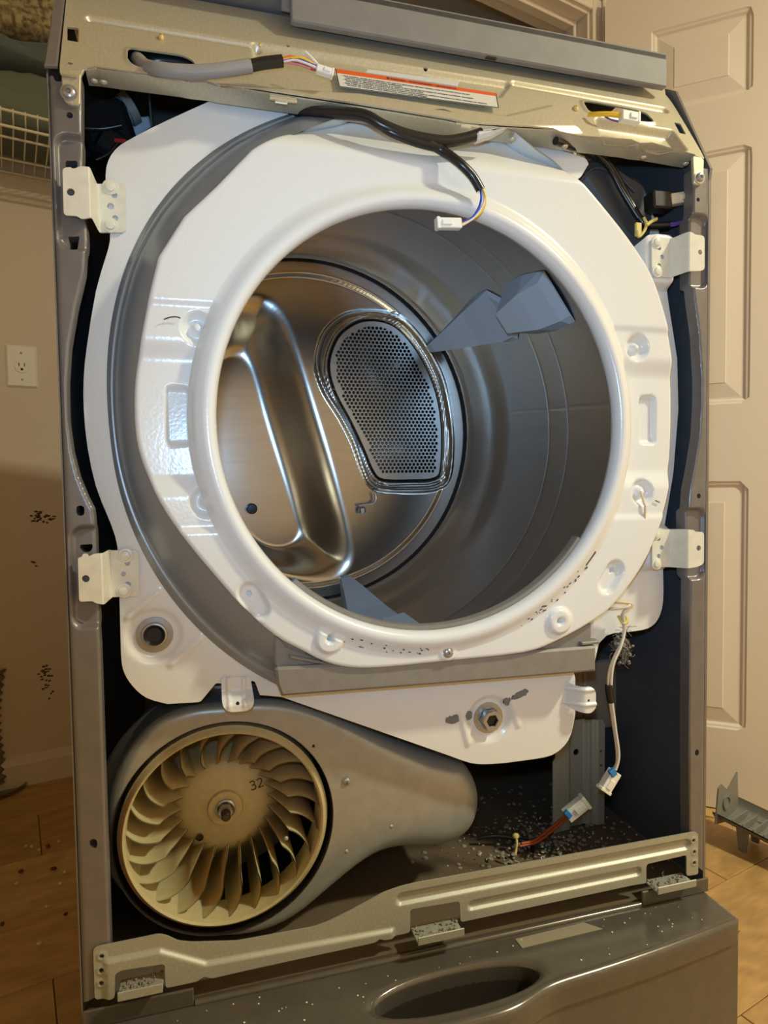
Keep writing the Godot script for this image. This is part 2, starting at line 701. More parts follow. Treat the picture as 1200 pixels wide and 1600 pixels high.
# flat-sawn wood: growth rings cut lengthwise
func wood(s: int) -> ImageTexture:
	var f := noise(40 + s, 1.0, FastNoiseLite.TYPE_SIMPLEX_SMOOTH, 3)
	var w := 384
	var h := 384
	var im := Image.create(w, h, true, Image.FORMAT_RGB8)
	for y in h:
		for x in w:
			var u := float(x) / w
			var q := float(y) / h
			var a := TAU * u
			var d := f.get_noise_3d(cos(a) * 0.3, sin(a) * 0.3, q * 2.2)
			var ring := sin((q * 14.0 + d * 2.6) * TAU)
			var fib := f.get_noise_3d(cos(a) * 2.5, sin(a) * 2.5, q * 60.0)
			var g := 0.91 + 0.035 * ring + 0.08 * fib + 0.06 * d
			im.set_pixel(x, y, Color(clampf(g * 1.02, 0, 1), clampf(g, 0, 1), clampf(g * 0.95, 0, 1)))
	im.generate_mipmaps()
	return ImageTexture.create_from_image(im)


# the room's own axes: x along its back wall, z towards us
func rx(x: float, y: float, z: float) -> Vector3:
	return room * Vector3(x, y, z)


func slab(called: String, a: Vector3, b: Vector3, m: Material) -> MeshInstance3D:
	var s := MB.new()
	s.box(room * ((a + b) * 0.5), (b - a).abs(), 0.0, room)
	return struct(called, s, m)


func build_room() -> void:
	var top := 2.07
	var zl := -1.5       # back wall on the left, behind the dryer
	var zd := -0.66      # wall with the doorway, on the right
	var x0 := -1.5
	var x1 := 2.3
	var z1 := 2.2
	# floor: grout bed and plank tiles
	var fl := slab("floor", Vector3(x0 - 0.1, FLOOR - 0.06, -2.6), Vector3(x1 + 0.1, FLOOR - 0.004, z1 + 0.1), M.grout)
	var variants := []
	for k in 3:
		var t := MB.new()
		t.box(Vector3(0.457, 0, 0.1065), Vector3(0.9132, 0.008, 0.2114), 0.0009)
		variants.append(t.mesh())
	var rng := RandomNumberGenerator.new()
	rng.seed = 5
	var row := 0
	var z := -0.015 + 0.213 * 10
	while z > -1.75:
		z -= 0.213
		row += 1
		var shift := 0.884 + 0.305 * ((row * 2) % 3) - 0.0
		if absf(z + 0.441) < 0.05:
			shift = 0.884
		elif absf(z + 0.867) < 0.05:
			shift = 0.3
		var x := shift - 0.915 * 4
		while x < x1:
			if x > x0 - 0.92:
				var o := MeshInstance3D.new()
				o.mesh = variants[rng.randi() % 3]
				o.material_override = M["tile_%d" % (rng.randi() % 5)]
				o.transform = Transform3D(room, rx(x, FLOOR - 0.004 + rng.randf() * 0.0004, z))
				put("plank", o, fl)
			x += 0.915
	slab("ceiling", Vector3(x0 - 0.1, top, -2.6), Vector3(x1 + 0.1, top + 0.08, z1 + 0.1), M.ceiling_paint)
	var wb := slab("wall_back", Vector3(x0 - 0.1, FLOOR, zl - 0.1), Vector3(0.32, top, zl), M.wall_paint)
	slab("wall_left", Vector3(x0 - 0.1, FLOOR, zl), Vector3(x0, top, z1), M.wall_paint)
	slab("wall_right", Vector3(x1, FLOOR, zd), Vector3(x1 + 0.1, top, z1), M.wall_paint)
	slab("wall_front", Vector3(x0 - 0.1, FLOOR, z1), Vector3(x1 + 0.1, top, z1 + 0.1), M.wall_paint)
	# the wall that the doorway cuts: a short return, the piece over the opening and the piece beyond it
	var ox := 0.34
	var o1 := 0.965
	var head := 1.665
	slab("wall_return", Vector3(0.22, FLOOR, zl), Vector3(0.32, top, zd), M.wall_paint)
	slab("wall_doorway", Vector3(o1, FLOOR, zd - 0.1), Vector3(x1 + 0.1, top, zd), M.wall_paint)
	slab("wall_lintel", Vector3(0.32, head, zd - 0.1), Vector3(o1, top, zd), M.wall_paint)
	# the dark room beyond
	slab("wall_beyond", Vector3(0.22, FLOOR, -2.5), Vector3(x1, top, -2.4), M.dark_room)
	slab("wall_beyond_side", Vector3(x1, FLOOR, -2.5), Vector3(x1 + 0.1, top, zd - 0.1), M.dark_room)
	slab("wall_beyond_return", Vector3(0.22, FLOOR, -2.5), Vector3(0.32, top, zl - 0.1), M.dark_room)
	# door frame: jamb, stop and casing on the right and across the head
	var tr := Node3D.new()
	tr.name = "trim_1"
	tr.position = rx(o1, FLOOR, zd)
	tr.set_meta("kind", "structure")
	add_child(tr)
	var bits := [["jamb", o1 - 0.018, o1, zd - 0.1, zd + 0.004], ["stop", o1 - 0.03, o1 - 0.018, zd - 0.06, zd - 0.032], ["casing", o1 - 0.012, o1 + 0.05, zd, zd + 0.016], ["casing", o1 + 0.018, o1 + 0.05, zd + 0.016, zd + 0.022]]
	for b in bits:
		var s := MB.new()
		var up_: float = head if b[0] != "casing" else head + (b[2] - o1)
		s.box(rx((b[1] + b[2]) / 2, (FLOOR + up_) / 2, (b[3] + b[4]) / 2), Vector3(b[2] - b[1], up_ - FLOOR, b[4] - b[3]), 0.002, room)
		obj(b[0], s, M.trim_paint, tr)
		s = MB.new()
		var lo: float = head - (o1 - b[1])
		var hi: float = head + (b[2] - o1)
		s.box(rx((ox + b[1]) / 2, (lo + hi) / 2, (b[3] + b[4]) / 2), Vector3(b[1] - ox, hi - lo, b[4] - b[3]), 0.002, room)
		obj("head_" + b[0], s, M.trim_paint, tr)
	build_door()
	# skirting board of the back wall
	var sk := MB.new()
	var prof := pv([0, 0, -0.014, 0, -0.014, 0.062, -0.009, 0.078, 0, 0.084])
	sk.prism(prof, x0, 0.22, 0.0, Transform3D(Basis(-(room * Vector3.BACK), Vector3.UP, room * Vector3.RIGHT), rx(0, FLOOR, zl)))
	struct("baseboard_back", sk, M.trim_paint)
	# scuffs on the paint
	var rg := RandomNumberGenerator.new()
	rg.seed = 11
	for g in [[74, 803, 20, 9, 30], [72, 1062, 12, 34, 26], [60, 880, 6, 30, 3]]:
		var s := MB.new()
		for k in g[4]:
			var px: float = g[0] + rg.randfn() * g[2] * 0.5
			var py: float = g[1] + rg.randfn() * g[3] * 0.5
			var w0 := Vector2(-0.3317, 0.4645)
			var w1 := Vector2(-0.2556, -0.124)
			var w2 := Vector2(-0.3515, -0.1071)
			var pc := rx(w2.x + (w1.x - w2.x) * (px - 40.0) / 60.0, w0.y + (w2.y - w0.y) * (py - 760.0) / 320.0 + (w1.y - w2.y) * (px - 40.0) / 60.0, zl)
			var blob := PackedVector2Array()
			for a in 7:
				var r := rg.randf_range(0.5, 1.0)
				blob.append(Vector2(cos(TAU * a / 7) * r * rg.randf_range(0.002, 0.009), sin(TAU * a / 7) * r * 0.0036))
			s.prism(blob, 0.0, 0.0006, 0.0, Transform3D(room, pc))
		obj("scuff_mark", s, M.dirt, wb)


func build_door() -> void:
	var base := Vector3(0.9692, -0.36, -0.6886)
	base.y = FLOOR
	var d := Vector3(0.779, 0, 0.628).normalized()
	var nrm := d.cross(Vector3.UP).normalized()
	if nrm.z < 0.0:
		nrm = -nrm
	var bs := Basis(d, Vector3.UP, nrm)
	base -= d * 0.242
	base += nrm * 0.002
	var xf := Transform3D(bs, base)
	var w := 0.76
	var h := 2.035
	var cols := [[0.108, 0.328], [0.432, 0.652]]
	var rows := [[0.212, 0.822], [1.008, 1.612], [1.728, 1.925]]
	var holes := []
	for c in cols:
		for r in rows:
			holes.append([Vector2((c[0] + c[1]) / 2, (r[0] + r[1]) / 2), Vector2((c[1] - c[0]) / 2, (r[1] - r[0]) / 2)])
	var root := Node3D.new()
	root.name = "door_1"
	root.position = base
	root.set_meta("kind", "structure")
	add_child(root)
	var s := MB.new()
	for side in [1.0, -1.0]:
		var sx: Transform3D = xf if side > 0 else xf * Transform3D(Basis(Vector3.UP, PI), Vector3(w, 0, -0.035))
		s.sheet(Rect2(-0.01, 0.002, w + 0.02, h), 0.02, func(p):
			var q := maxf(absf(p.x - w / 2) - w / 2, absf(p.y - 0.008 - h / 2) - h / 2 + 0.002)
			for k in holes:
				q = maxf(q, -maxf(absf(p.x - k[0].x) - k[1].x, absf(p.y - k[0].y) - k[1].y))
			return q, func(_p): return 0.0, 0.017, sx)
	obj("stile_and_rails", s, M.door_paint, root)
	for k in holes:
		var p := MB.new()
		for side in [1.0, -1.0]:
			var sx: Transform3D = xf if side > 0 else xf * Transform3D(Basis(Vector3.UP, PI), Vector3(w, 0, -0.035))
			var hc: Vector2 = k[0]
			var hh: Vector2 = k[1]
			# nested rectangles: a stepped moulding, a hollow and the raised field
			var steps := [[0.0, 0.0], [0.004, -0.003], [0.008, -0.004], [0.013, -0.0085], [0.017, -0.0085], [0.05, -0.002], [0.052, -0.0005]]
			for i in steps.size():
				var a: float = steps[i][0]
				var za: float = steps[i][1]
				var ca := [Vector3(hc.x - hh.x + a, hc.y - hh.y + a, za), Vector3(hc.x + hh.x - a, hc.y - hh.y + a, za), Vector3(hc.x + hh.x - a, hc.y + hh.y - a, za), Vector3(hc.x - hh.x + a, hc.y + hh.y - a, za)]
				if i == steps.size() - 1:
					p.quad(sx * ca[0], sx * ca[1], sx * ca[2], sx * ca[3])
					break
				var b: float = steps[i + 1][0]
				var zb: float = steps[i + 1][1]
				var cb := [Vector3(hc.x - hh.x + b, hc.y - hh.y + b, zb), Vector3(hc.x + hh.x - b, hc.y - hh.y + b, zb), Vector3(hc.x + hh.x - b, hc.y + hh.y - b, zb), Vector3(hc.x - hh.x + b, hc.y + hh.y - b, zb)]
				for e in 4:
					p.quad(sx * ca[e], sx * ca[(e + 1) % 4], sx * cb[(e + 1) % 4], sx * cb[e])
		obj("panel", p, M.door_paint, root)
	# light wooden threshold strip under the leaf
	var th := MB.new()
	th.box(base + d * 0.4 + Vector3(0, 0.003, 0) + nrm * 0.012, Vector3(0.78, 0.006, 0.05), 0.002, bs)
	struct("trim_2", th, M.threshold)


# one of the two front posts: a channel with a wavy inner edge, pressed pockets and punched holes
func post(side: float, inner: PackedVector2Array, pockets: Array, holes: Array, root: Node3D) -> void:
	var q := PackedVector2Array([Vector2(side * 0.343, -0.011), Vector2(side * 0.343, 0.812)])
	q.append_array(inner)
	var s := MB.new()
	var H := []
	for h in holes:
		H.append([h, bounds(h, 0.02)])
	s.sheet(bounds(q), 0.0016, func(p):
		var d := sd_poly(p, q)
		for h in H:
			if h[1].has_point(p):
				d = maxf(d, -sd_poly(p, h[0]))
		return d, func(p):
		var z := 0.0
		for k in pockets:
			z -= 0.006 * up(sd_box(p, k[0], k[1], 0.008), 0.004)
		var e: float = maxf(0.0, absf(p.x) - 0.337)
		z -= 0.006 - sqrt(maxf(0.0, 0.000036 - e * e))
		var di := sd_path(p, inner)
		if di < 0.0016:
			z -= 0.0016 - sqrt(maxf(0.0, 0.00000256 - (0.0016 - di) * (0.0016 - di)))
		return z, 0.014)
	obj("front_post", s, M.cabinet_paint, root)


func oval(c: Vector2, rx_: float, ry: float, k := 14) -> PackedVector2Array:
	var o := PackedVector2Array()
	for i in k:
		o.append(c + Vector2(cos(TAU * i / k) * rx_, sin(TAU * i / k) * ry))
	return o


# stepped hinge bracket: flap on the post, bend, plate on the bulkhead
func hinge(outline: PackedVector2Array, xa: float, za: float, xb: float, zb: float, holes: Array, rivets: Array, at: Node3D, label: String) -> void:
	var s := MB.new()
	var q := rounded(outline, 0.004, 3)
	var hz := func(p): return lerpf(za, zb, smoothstep(xa, xb, p.x) if xb > xa else 1.0 - smoothstep(xb, xa, p.x))
	s.sheet(bounds(q), 0.0009, func(p):
		var d := sd_poly(p, q)
		for h in holes:
			d = maxf(d, h[1] - p.distance_to(h[0]))
		return d, hz, 0.002)
	var b := obj("hinge_bracket", s, M.bracket_cream, at, label)
	for r in rivets:
		var k := MB.new()
		var z: float = hz.call(r)
		k.lathe(pv([0.0072, 0, 0.0068, 0.0007, 0.0046, 0.001, 0.0042, 0.0024, 0.003, 0.003, 0.0001, 0.0032]), Transform3D(Basis(), Vector3(r.x, r.y, z)), 18)
		obj("rivet", k, M.bracket_cream, b)


func screw(at: Vector3, axis: Vector3, r: float, parent: Node3D, called := "screw") -> void:
	var z := axis.normalized()
	var x := Vector3.UP.cross(z).normalized()
	var bs := Basis(x, z.cross(x), z)
	var s := MB.new()
	s.lathe(pv([r * 1.35, 0, r * 1.35, r * 0.12, r, r * 0.16, r * 0.95, r * 0.42, r * 0.7, r * 0.62, r * 0.4, r * 0.68]), Transform3D(bs, at), 20)
	s.lathe(pv([r * 0.4, r * 0.68, r * 0.3, r * 0.35, r * 0.01, r * 0.3]), Transform3D(bs, at), 4)
	obj(called, s, M.chrome, parent)


func build_dryer() -> void:
	var root := thing("clothes_dryer", "grey front-load clothes dryer without front panel, its white bulkhead, steel drum and blower exposed", "dryer", Vector3(0, -0.03, -0.34))
	cabinet(root)
	top_brace(root)
	bulkhead(root)
	drum(root)
	blower(root)
	bottom_brace(root)
	innards(root)
	harnesses(root)


func cabinet(root: Node3D) -> void:
	for sd in [-1.0, 1.0]:
		var s := MB.new()
		var prof := pv([-0.001, -0.03, -0.001, 0.8, 0.001, 0.812, -0.056, 0.93, -0.074, 0.943, -0.68, 0.945, -0.68, -0.03])
		var xf := Transform3D(Basis(Vector3.BACK, Vector3.UP, Vector3.LEFT), Vector3.ZERO)
		s.prism(prof, -sd * 0.343 - 0.0011, -sd * 0.3419 + 0.0011, 0.0, xf)
		obj("side_panel", s, M.cabinet_paint, root)
		s = MB.new()
		s.prism(pv([-0.017, -0.024, -0.017, 0.79, -0.06, 0.86, -0.06, 0.9, -0.66, 0.9, -0.66, -0.024]), -sd * 0.3403 - 0.0003, -sd * 0.3403 + 0.0003, 0.0, xf)
		obj("side_lining", s, M.cabinet_inside, root)
	post(-1.0, pv([-0.3157, 0.8161, -0.3165, 0.7906, -0.3176, 0.7575, -0.3188, 0.7378, -0.3185, 0.698, -0.3168, 0.6899, -0.3166, 0.6779, -0.3191, 0.6485, -0.3268, 0.6176, -0.3331, 0.5841, -0.3362, 0.5508, -0.3367, 0.5201, -0.3341, 0.4921, -0.3296, 0.4696, -0.323, 0.4508, -0.3186, 0.441, -0.3178, 0.4313, -0.3178, 0.4164, -0.3179, 0.3635, -0.3175, 0.3433, -0.3167, 0.3171, -0.3169, 0.1759, -0.3167, 0.0425, -0.317, -0.0019]),
		[[Vector2(-0.3241, 0.7165), Vector2(0.0125, 0.046)], [Vector2(-0.3232, 0.38), Vector2(0.0125, 0.0425)]],
		[pv([-0.3317, 0.7449, -0.3221, 0.7461, -0.3223, 0.7406, -0.3244, 0.7377, -0.3295, 0.7371, -0.3319, 0.7395]), pv([-0.3319, 0.6798, -0.3222, 0.6812, -0.3234, 0.6762, -0.3247, 0.6673, -0.3303, 0.6669, -0.331, 0.6755]), pv([-0.3311, 0.4089, -0.3206, 0.4091, -0.3208, 0.4051, -0.3235, 0.4018, -0.3287, 0.402, -0.3312, 0.4055]), rounded(pv([-0.332, 0.4442, -0.3253, 0.444, -0.3256, 0.4349, -0.3323, 0.4351]), 0.003, 3), rounded(pv([-0.3309, 0.1419, -0.3245, 0.1408, -0.3247, 0.1319, -0.3311, 0.133]), 0.003, 3), oval(Vector2(-0.326, 0.7812), 0.0028, 0.0028), rounded(pv([-0.3374, 0.8155, -0.3299, 0.8155, -0.3301, 0.8085, -0.3376, 0.808]), 0.003, 3)], root)
	post(1.0, pv([0.3194, 0.8108, 0.3197, 0.7839, 0.3191, 0.7519, 0.3197, 0.684, 0.3225, 0.6626, 0.3289, 0.6269, 0.333, 0.5761, 0.3332, 0.5468, 0.3309, 0.51, 0.3242, 0.4732, 0.3182, 0.4474, 0.3166, 0.4216, 0.3172, 0.3546, 0.3191, 0.3396, 0.3188, 0.272, 0.3188, 0.1581, 0.3208, 0.0345, 0.321, 0.0072]),
		[[Vector2(0.3263, 0.719), Vector2(0.0125, 0.038)], [Vector2(0.3249, 0.3841), Vector2(0.0125, 0.0385)]],
		[oval(Vector2(0.3298, 0.4398), 0.0028, 0.003), oval(Vector2(0.3299, 0.1367), 0.003, 0.004), oval(Vector2(0.3258, 0.776), 0.0024, 0.0024), oval(Vector2(0.3368, 0.8156), 0.0032, 0.0045)], root)
	# flange of the side panel along the slope, seen at the top left
	var f := MB.new()
	f.prism(pv([-0.344, -0.006, -0.334, -0.004, -0.3365, 0.16, -0.344, 0.16]), -0.001, 0.002, 0.001, slope())
	obj("corner_flange", f, M.cabinet_paint, root)
	var g := MB.new()
	g.box(Vector3(0, 0.46, -0.678), Vector3(0.684, 0.96, 0.003))
	obj("back_panel", g, M.galvanized_dull, root)
	var pan := MB.new()
	pan.box(Vector3(0, -0.0295, -0.34), Vector3(0.684, 0.003, 0.676))
	obj("base_pan", pan, M.pan_dust, root)
	# lid: a slab with a hanging front edge that ends short of the left corner
	var lid := MB.new()
	lid.box(Vector3(-0.0095, 0.9605, -0.362), Vector3(0.661, 0.01, 0.632), 0.002)
	lid.box(Vector3(0.0975, 0.945, -0.0505), Vector3(0.447, 0.0385, 0.009), 0.0015)
	lid.box(Vector3(-0.1285, 0.950, -0.055), Vector3(0.012, 0.02, 0.004), 0.001)
	obj("lid", lid, M.lid_paint, root)
	var clip := MB.new()
	clip.box(Vector3(0.0942, 0.9267, -0.05), Vector3(0.014, 0.003, 0.006), 0.001)
	obj("lid_clip", clip, M.dark_metal, root)


# axes of the sloping top brace: x to the right, y up the slope, z out of it
func slope() -> Transform3D:
	var v := Vector3(0, 0.1, -0.06).normalized()
	return Transform3D(Basis(Vector3.RIGHT, v, Vector3.RIGHT.cross(v)), Vector3(0, 0.822, 0))


func top_brace(root: Node3D) -> void:
	var xf := slope()
	var q := pv([-0.3125, 0.0008, -0.304, 0.0052, -0.2779, 0.0055, -0.2347, 0.0083, -0.2258, 0.0046, -0.2112, 0.0085, -0.2, 0.0043, -0.1549, 0.0027, -0.1189, 0.0024, -0.0691, 0.0021, -0.0173, 0.0006, 0.023, -0.0008, 0.0377, -0.0029, 0.095, 0.0044, 0.1433, 0.0116, 0.1755, 0.0085, 0.2422, 0.0157, 0.2527, 0.011, 0.2696, 0.0156, 0.3022, 0.0083, 0.3229, 0.0042, 0.3344, 0.0007, 0.3356, 0.0149, 0.3363, 0.0586, 0.3364, 0.1099, 0.3335, 0.1252, 0.3471, 0.1673])
	q.append_array(PackedVector2Array([Vector2(0.322, 0.15), Vector2(-0.3355, 0.15), Vector2(-0.3325, 0.0), Vector2(-0.3315, -0.012), Vector2(-0.318, -0.012)]))
	var slot_l := rounded(pv([-0.2789, 0.0423, -0.2707, 0.0426, -0.2316, 0.0436, -0.2214, 0.0369, -0.2188, 0.024, -0.2235, 0.0144, -0.2429, 0.0152, -0.2717, 0.0133, -0.2789, 0.0225]), 0.006, 4)
	var slot_r := rounded(pv([0.202, 0.077, 0.2151, 0.0789, 0.2654, 0.0773, 0.2842, 0.0743, 0.2901, 0.0582, 0.2768, 0.0552, 0.2146, 0.0532, 0.2026, 0.0588]), 0.005, 4)
	var cuts := [slot_l, slot_r, pv([-0.3308, 0.0623, -0.3213, 0.0632, -0.3199, 0.0402, -0.3293, 0.0404]), pv([0.3208, 0.0664, 0.3295, 0.0659, 0.3284, 0.0446, 0.3198, 0.0452]), oval(Vector2(0.0171, 0.0933), 0.0026, 0.0022), oval(Vector2(-0.325, 0.0052), 0.0028, 0.0018), oval(Vector2(-0.1296, 0.0921), 0.002, 0.0018)]
	var C := []
	for k in cuts:
		C.append([k, bounds(k, 0.02)])
	var chan := pv([-0.1618, 0.0846, 0.1106, 0.0894, 0.0943, 0.0647, -0.0865, 0.0574, -0.161, 0.0565])
	var padr := pv([0.2136, 0.0434, 0.3068, 0.0436, 0.3106, 0.0158, 0.2832, 0.0137, 0.2431, 0.0182, 0.2118, 0.015])
	var low := pv([-0.2237, -0.0029, -0.0664, 0.0219, 0.0922, 0.0215, 0.1568, 0.0563, 0.1787, 0.0182, 0.0197, -0.0163])
	var b1 := [Vector2(-0.3121, 0.0828), Vector2(-0.1619, 0.0823)]
	var b2 := [Vector2(0.1232, 0.0928), Vector2(0.317, 0.0896)]
	var s := MB.new()
	s.sheet(bounds(q), 0.0015, func(p):
		var d := sd_poly(p, q)
		for k in C:
			if k[1].has_point(p):
				d = maxf(d, -sd_poly(p, k[0]))
		return d, func(p):
		var z := -0.005 * up(sd_poly(p, chan), 0.006)
		z -= 0.0045 * up(sd_seg(p, b1[0], b1[1]) - 0.0015, 0.004)
		z -= 0.0035 * up(sd_seg(p, b2[0], b2[1]) - 0.0025, 0.004)
		z -= 0.009 * up(sd_poly(p, padr), 0.007)
		z += 0.004 * up(sd_poly(p, low) + 0.004, 0.009)
		z += 0.0016 * up(sd_poly(p, slot_r) - 0.002, 0.003)
		z += 0.0012 * up(sd_poly(p, slot_l) - 0.001, 0.003)
		pass
		return z, 0.0016, xf)
	var br := obj("top_brace", s, M.galvanized, root)
	# return flange under its lower edge
	var f := MB.new()
	var edge := pv([-0.3125, 0.0008, -0.304, 0.0052, -0.2779, 0.0055, -0.2347, 0.0083, -0.2258, 0.0046, -0.2112, 0.0085, -0.2, 0.0043, -0.1549, 0.0027, -0.1189, 0.0024, -0.0691, 0.0021, -0.0173, 0.0006, 0.023, -0.0008, 0.0377, -0.0029, 0.095, 0.0044, 0.1433, 0.0116, 0.1755, 0.0085, 0.2422, 0.0157, 0.2527, 0.011, 0.2696, 0.0156, 0.3022, 0.0083, 0.3229, 0.0042])
	var fr := []
	for k in [[0.0006, 0.001, 0.0], [-0.0006, -0.001, -0.0035], [-0.0016, -0.0195, -0.001], [-0.0002, -0.0195, -0.001]]:
		var row := PackedVector3Array()
		for e in edge:
			var p := xf * Vector3(e.x, e.y, 0.0)
			row.append(Vector3(p.x, lerpf(p.y, 0.8195, 0.5 if k[1] < -0.01 else 0.0) + k[0], p.z + k[1]))
		fr.append(row)
	f.grid(fr, false, false)
	obj("return_flange", f, M.galvanized, br)
	for p in [Vector3(-0.3071, 0.8253, -0.006), Vector3(-0.2993, 0.8265, -0.006), Vector3(0.3168, 0.818, -0.004), Vector3(0.0996, 0.8286, -0.004), Vector3(0.1613, 0.8313, -0.004), Vector3(0.2598, 0.8294, -0.004)]:
		var r := MB.new()
		r.dome(Vector3(p.x, 0.8198, p.z - 0.006), Vector3.DOWN, 0.0036, 0.0026)
		obj("flange_rivet", r, M.galvanized, br)
	# clips on the flange
	for p in [[442, 150], [732, 190]]:
		var c := MB.new()
		var a := Vector3.ZERO
		a = Vector3(-0.1422, 0.8242, 0.002) if p[0] == 442 else Vector3(0.0431, 0.8257, 0.002)
		c.box(a + Vector3(0, -0.003, -0.002), Vector3(0.026, 0.009, 0.003), 0.001, Basis(Vector3.RIGHT, -0.6))
		c.box(a + Vector3(-0.002, -0.006, 0.0), Vector3(0.012, 0.008, 0.002), 0.0006, Basis(Vector3.RIGHT, -0.3))
		obj("flange_clip", c, M.galvanized, br)
	# screw tabs at both ends
	var t := MB.new()
	t.prism(rounded(pv([-0.3308, 0.8163, -0.3309, 0.796, -0.3296, 0.7914, -0.3252, 0.7883, -0.3171, 0.7889, -0.3158, 0.8143, -0.312, 0.8207]), 0.003, 3), 0.0, 0.0035, 0.0008)
	obj("end_tab", t, M.galvanized, br)
	t = MB.new()
	t.prism(rounded(pv([0.315, 0.8222, 0.317, 0.7929, 0.3196, 0.7904, 0.3274, 0.7912, 0.3299, 0.795, 0.3306, 0.8191, 0.3279, 0.8216]), 0.003, 3), 0.0, 0.0035, 0.0008)
	obj("end_tab", t, M.galvanized, br)
	screw(Vector3(-0.3255, 0.7981, 0.0035), Vector3.BACK, 0.0052, br)
	screw(Vector3(0.3242, 0.7988, 0.0035), Vector3.BACK, 0.0052, br)
	for k in [[Vector2(-0.2504, 0.0684), 0.0026], [Vector2(0.1875, 0.06), 0.003], [Vector2(-0.1581, 0.0834), 0.0016]]:
		var d := MB.new()
		var c2: Vector2 = k[0]
		d.ball(Vector3.ZERO, Vector3(k[1], k[1] * 1.5, k[1]), 10)
		var e := MB.new()
		e.add(d, xf * Transform3D(Basis(), Vector3(c2.x, c2.y, 0.001)))
		obj("glue_drop", e, M.glue, br)
	# printed caution label
	var lab := MB.new()
	var lq := pv([-0.0863, 0.0541, 0.0878, 0.0565, 0.084, 0.0297, -0.086, 0.0239])
	lab.prism(lq, 0.0046, 0.0051, 0.0, xf)
	var L := obj("caution_label", lab, M.label_paper, br, "white label with orange header and small black print")
	var band := MB.new()
	band.prism(pv([-0.0863, 0.0541, 0.0878, 0.0565, 0.0871, 0.0511, -0.0858, 0.047]), 0.0051, 0.0053, 0.0, xf)
	obj("header_band", band, M.label_orange, L)
	var brd := MB.new()
	for e in [[0, 3], [3, 2], [2, 1]]:
		var a: Vector2 = lq[e[0]]
		var b: Vector2 = lq[e[1]]
		var n := (b - a).orthogonal().normalized() * 0.0004
		brd.prism(PackedVector2Array([a + n, b + n, b - n, a - n]), 0.0051, 0.00535, 0.0, xf)
	obj("label_border", brd, M.ink, L)
	var o := lq[0]
	var ux := (lq[1] - lq[0]).normalized()
	var wid := (lq[1] - lq[0]).length()
	var tall := (lq[0] - lq[3]).length()
	var lines := [[0.30, 0.115, 0.0034, "\u26a0 WARNING / AVERTISSEMENT / ADVERTENCIA"],
		[0.03, 0.36, 0.0023, "\u2022 THIS CONTROL BOARD IS ELECTRICALLY HOT AND NOT GROUNDED AND MAY PRESENT A RISK OF ELECTRIC SHOCK. DO NOT"],
		[0.045, 0.46, 0.0023, "CONTACT THIS PART WHILE APPLIANCE IS ENERGIZED."],
		[0.03, 0.565, 0.0023, "\u2022 CETTE CARTE DE CIRCUIT N'EST PAS MISE A LA TERRE ET PEUT PRESENTER UN RISQUE DE DECHARGE ELECTRIQUE. SEULEMENT"],
		[0.045, 0.665, 0.0023, "PERSONNEL D'ENTRETIEN. N'ENTREZ PAS EN CONTACT AVEC CETTE PIECE."],
		[0.03, 0.77, 0.0023, "\u2022 ESTE PANEL DE CONTROL NO ESTA CONECTADO A TIERRA Y PUEDE PRESENTAR RIESGO DE DESCARGA ELECTRICA. PERSONAL DEL SERVICIO"],
		[0.045, 0.87, 0.0023, "TECNICO. NO TOQUE ESTA PARTE MIENTRAS EL APARATO ESTE ENERGIZADO."]]
	for l in lines:
		var tm := TextMesh.new()
		var fnt := SystemFont.new()
		fnt.font_names = PackedStringArray(["Droid Sans"])
		fnt.font_weight = 700
		tm.font = fnt
		tm.text = l[3]
		tm.font_size = 16
		tm.pixel_size = l[2] / 16.0
		tm.depth = 0.0001
		tm.horizontal_alignment = HORIZONTAL_ALIGNMENT_LEFT
		var w: float = tm.get_aabb().size.x
		var mi := MeshInstance3D.new()
		mi.mesh = tm
		mi.material_override = M.ink
		var most: float = wid * (0.97 - l[0])
		var sc: float = most / w if w > most else 1.0
		var c3: Vector2 = o + ux * wid * l[0] + ux.orthogonal() * tall * l[1]
		if ux.orthogonal().y > 0:
			c3 = o + ux * wid * l[0] - ux.orthogonal() * tall * l[1]
		mi.transform = xf * Transform3D(Basis(Vector3(ux.x, ux.y, 0) * sc, Vector3(-ux.y, ux.x, 0), Vector3.BACK), Vector3(c3.x, c3.y, 0.0054))
		put("print_line", mi, L)
	var tape := MB.new()
	tape.prism(pv([-0.0511, 0.0649, 0.0495, 0.0703, 0.0444, 0.0602, -0.0548, 0.0582]), 0.0006, 0.0042, 0.0, xf)
	obj("tape_strip", tape, M.pale_tape, br, "pale grey tape strip above the label")


func ring_r(a: float, q: PackedVector2Array, c: Vector2) -> float:
	var d := Vector2(cos(a), sin(a))
	for i in q.size():
		var p := q[i] - c
		var e := q[(i + 1) % q.size()] - c
		var den := d.cross(e - p)
		if absf(den) < 1e-9:
			continue
		var t := p.cross(e - p) / den
		var u := p.cross(d) / den
		if t > 0 and u >= 0 and u <= 1:
			return t
	return 0.29


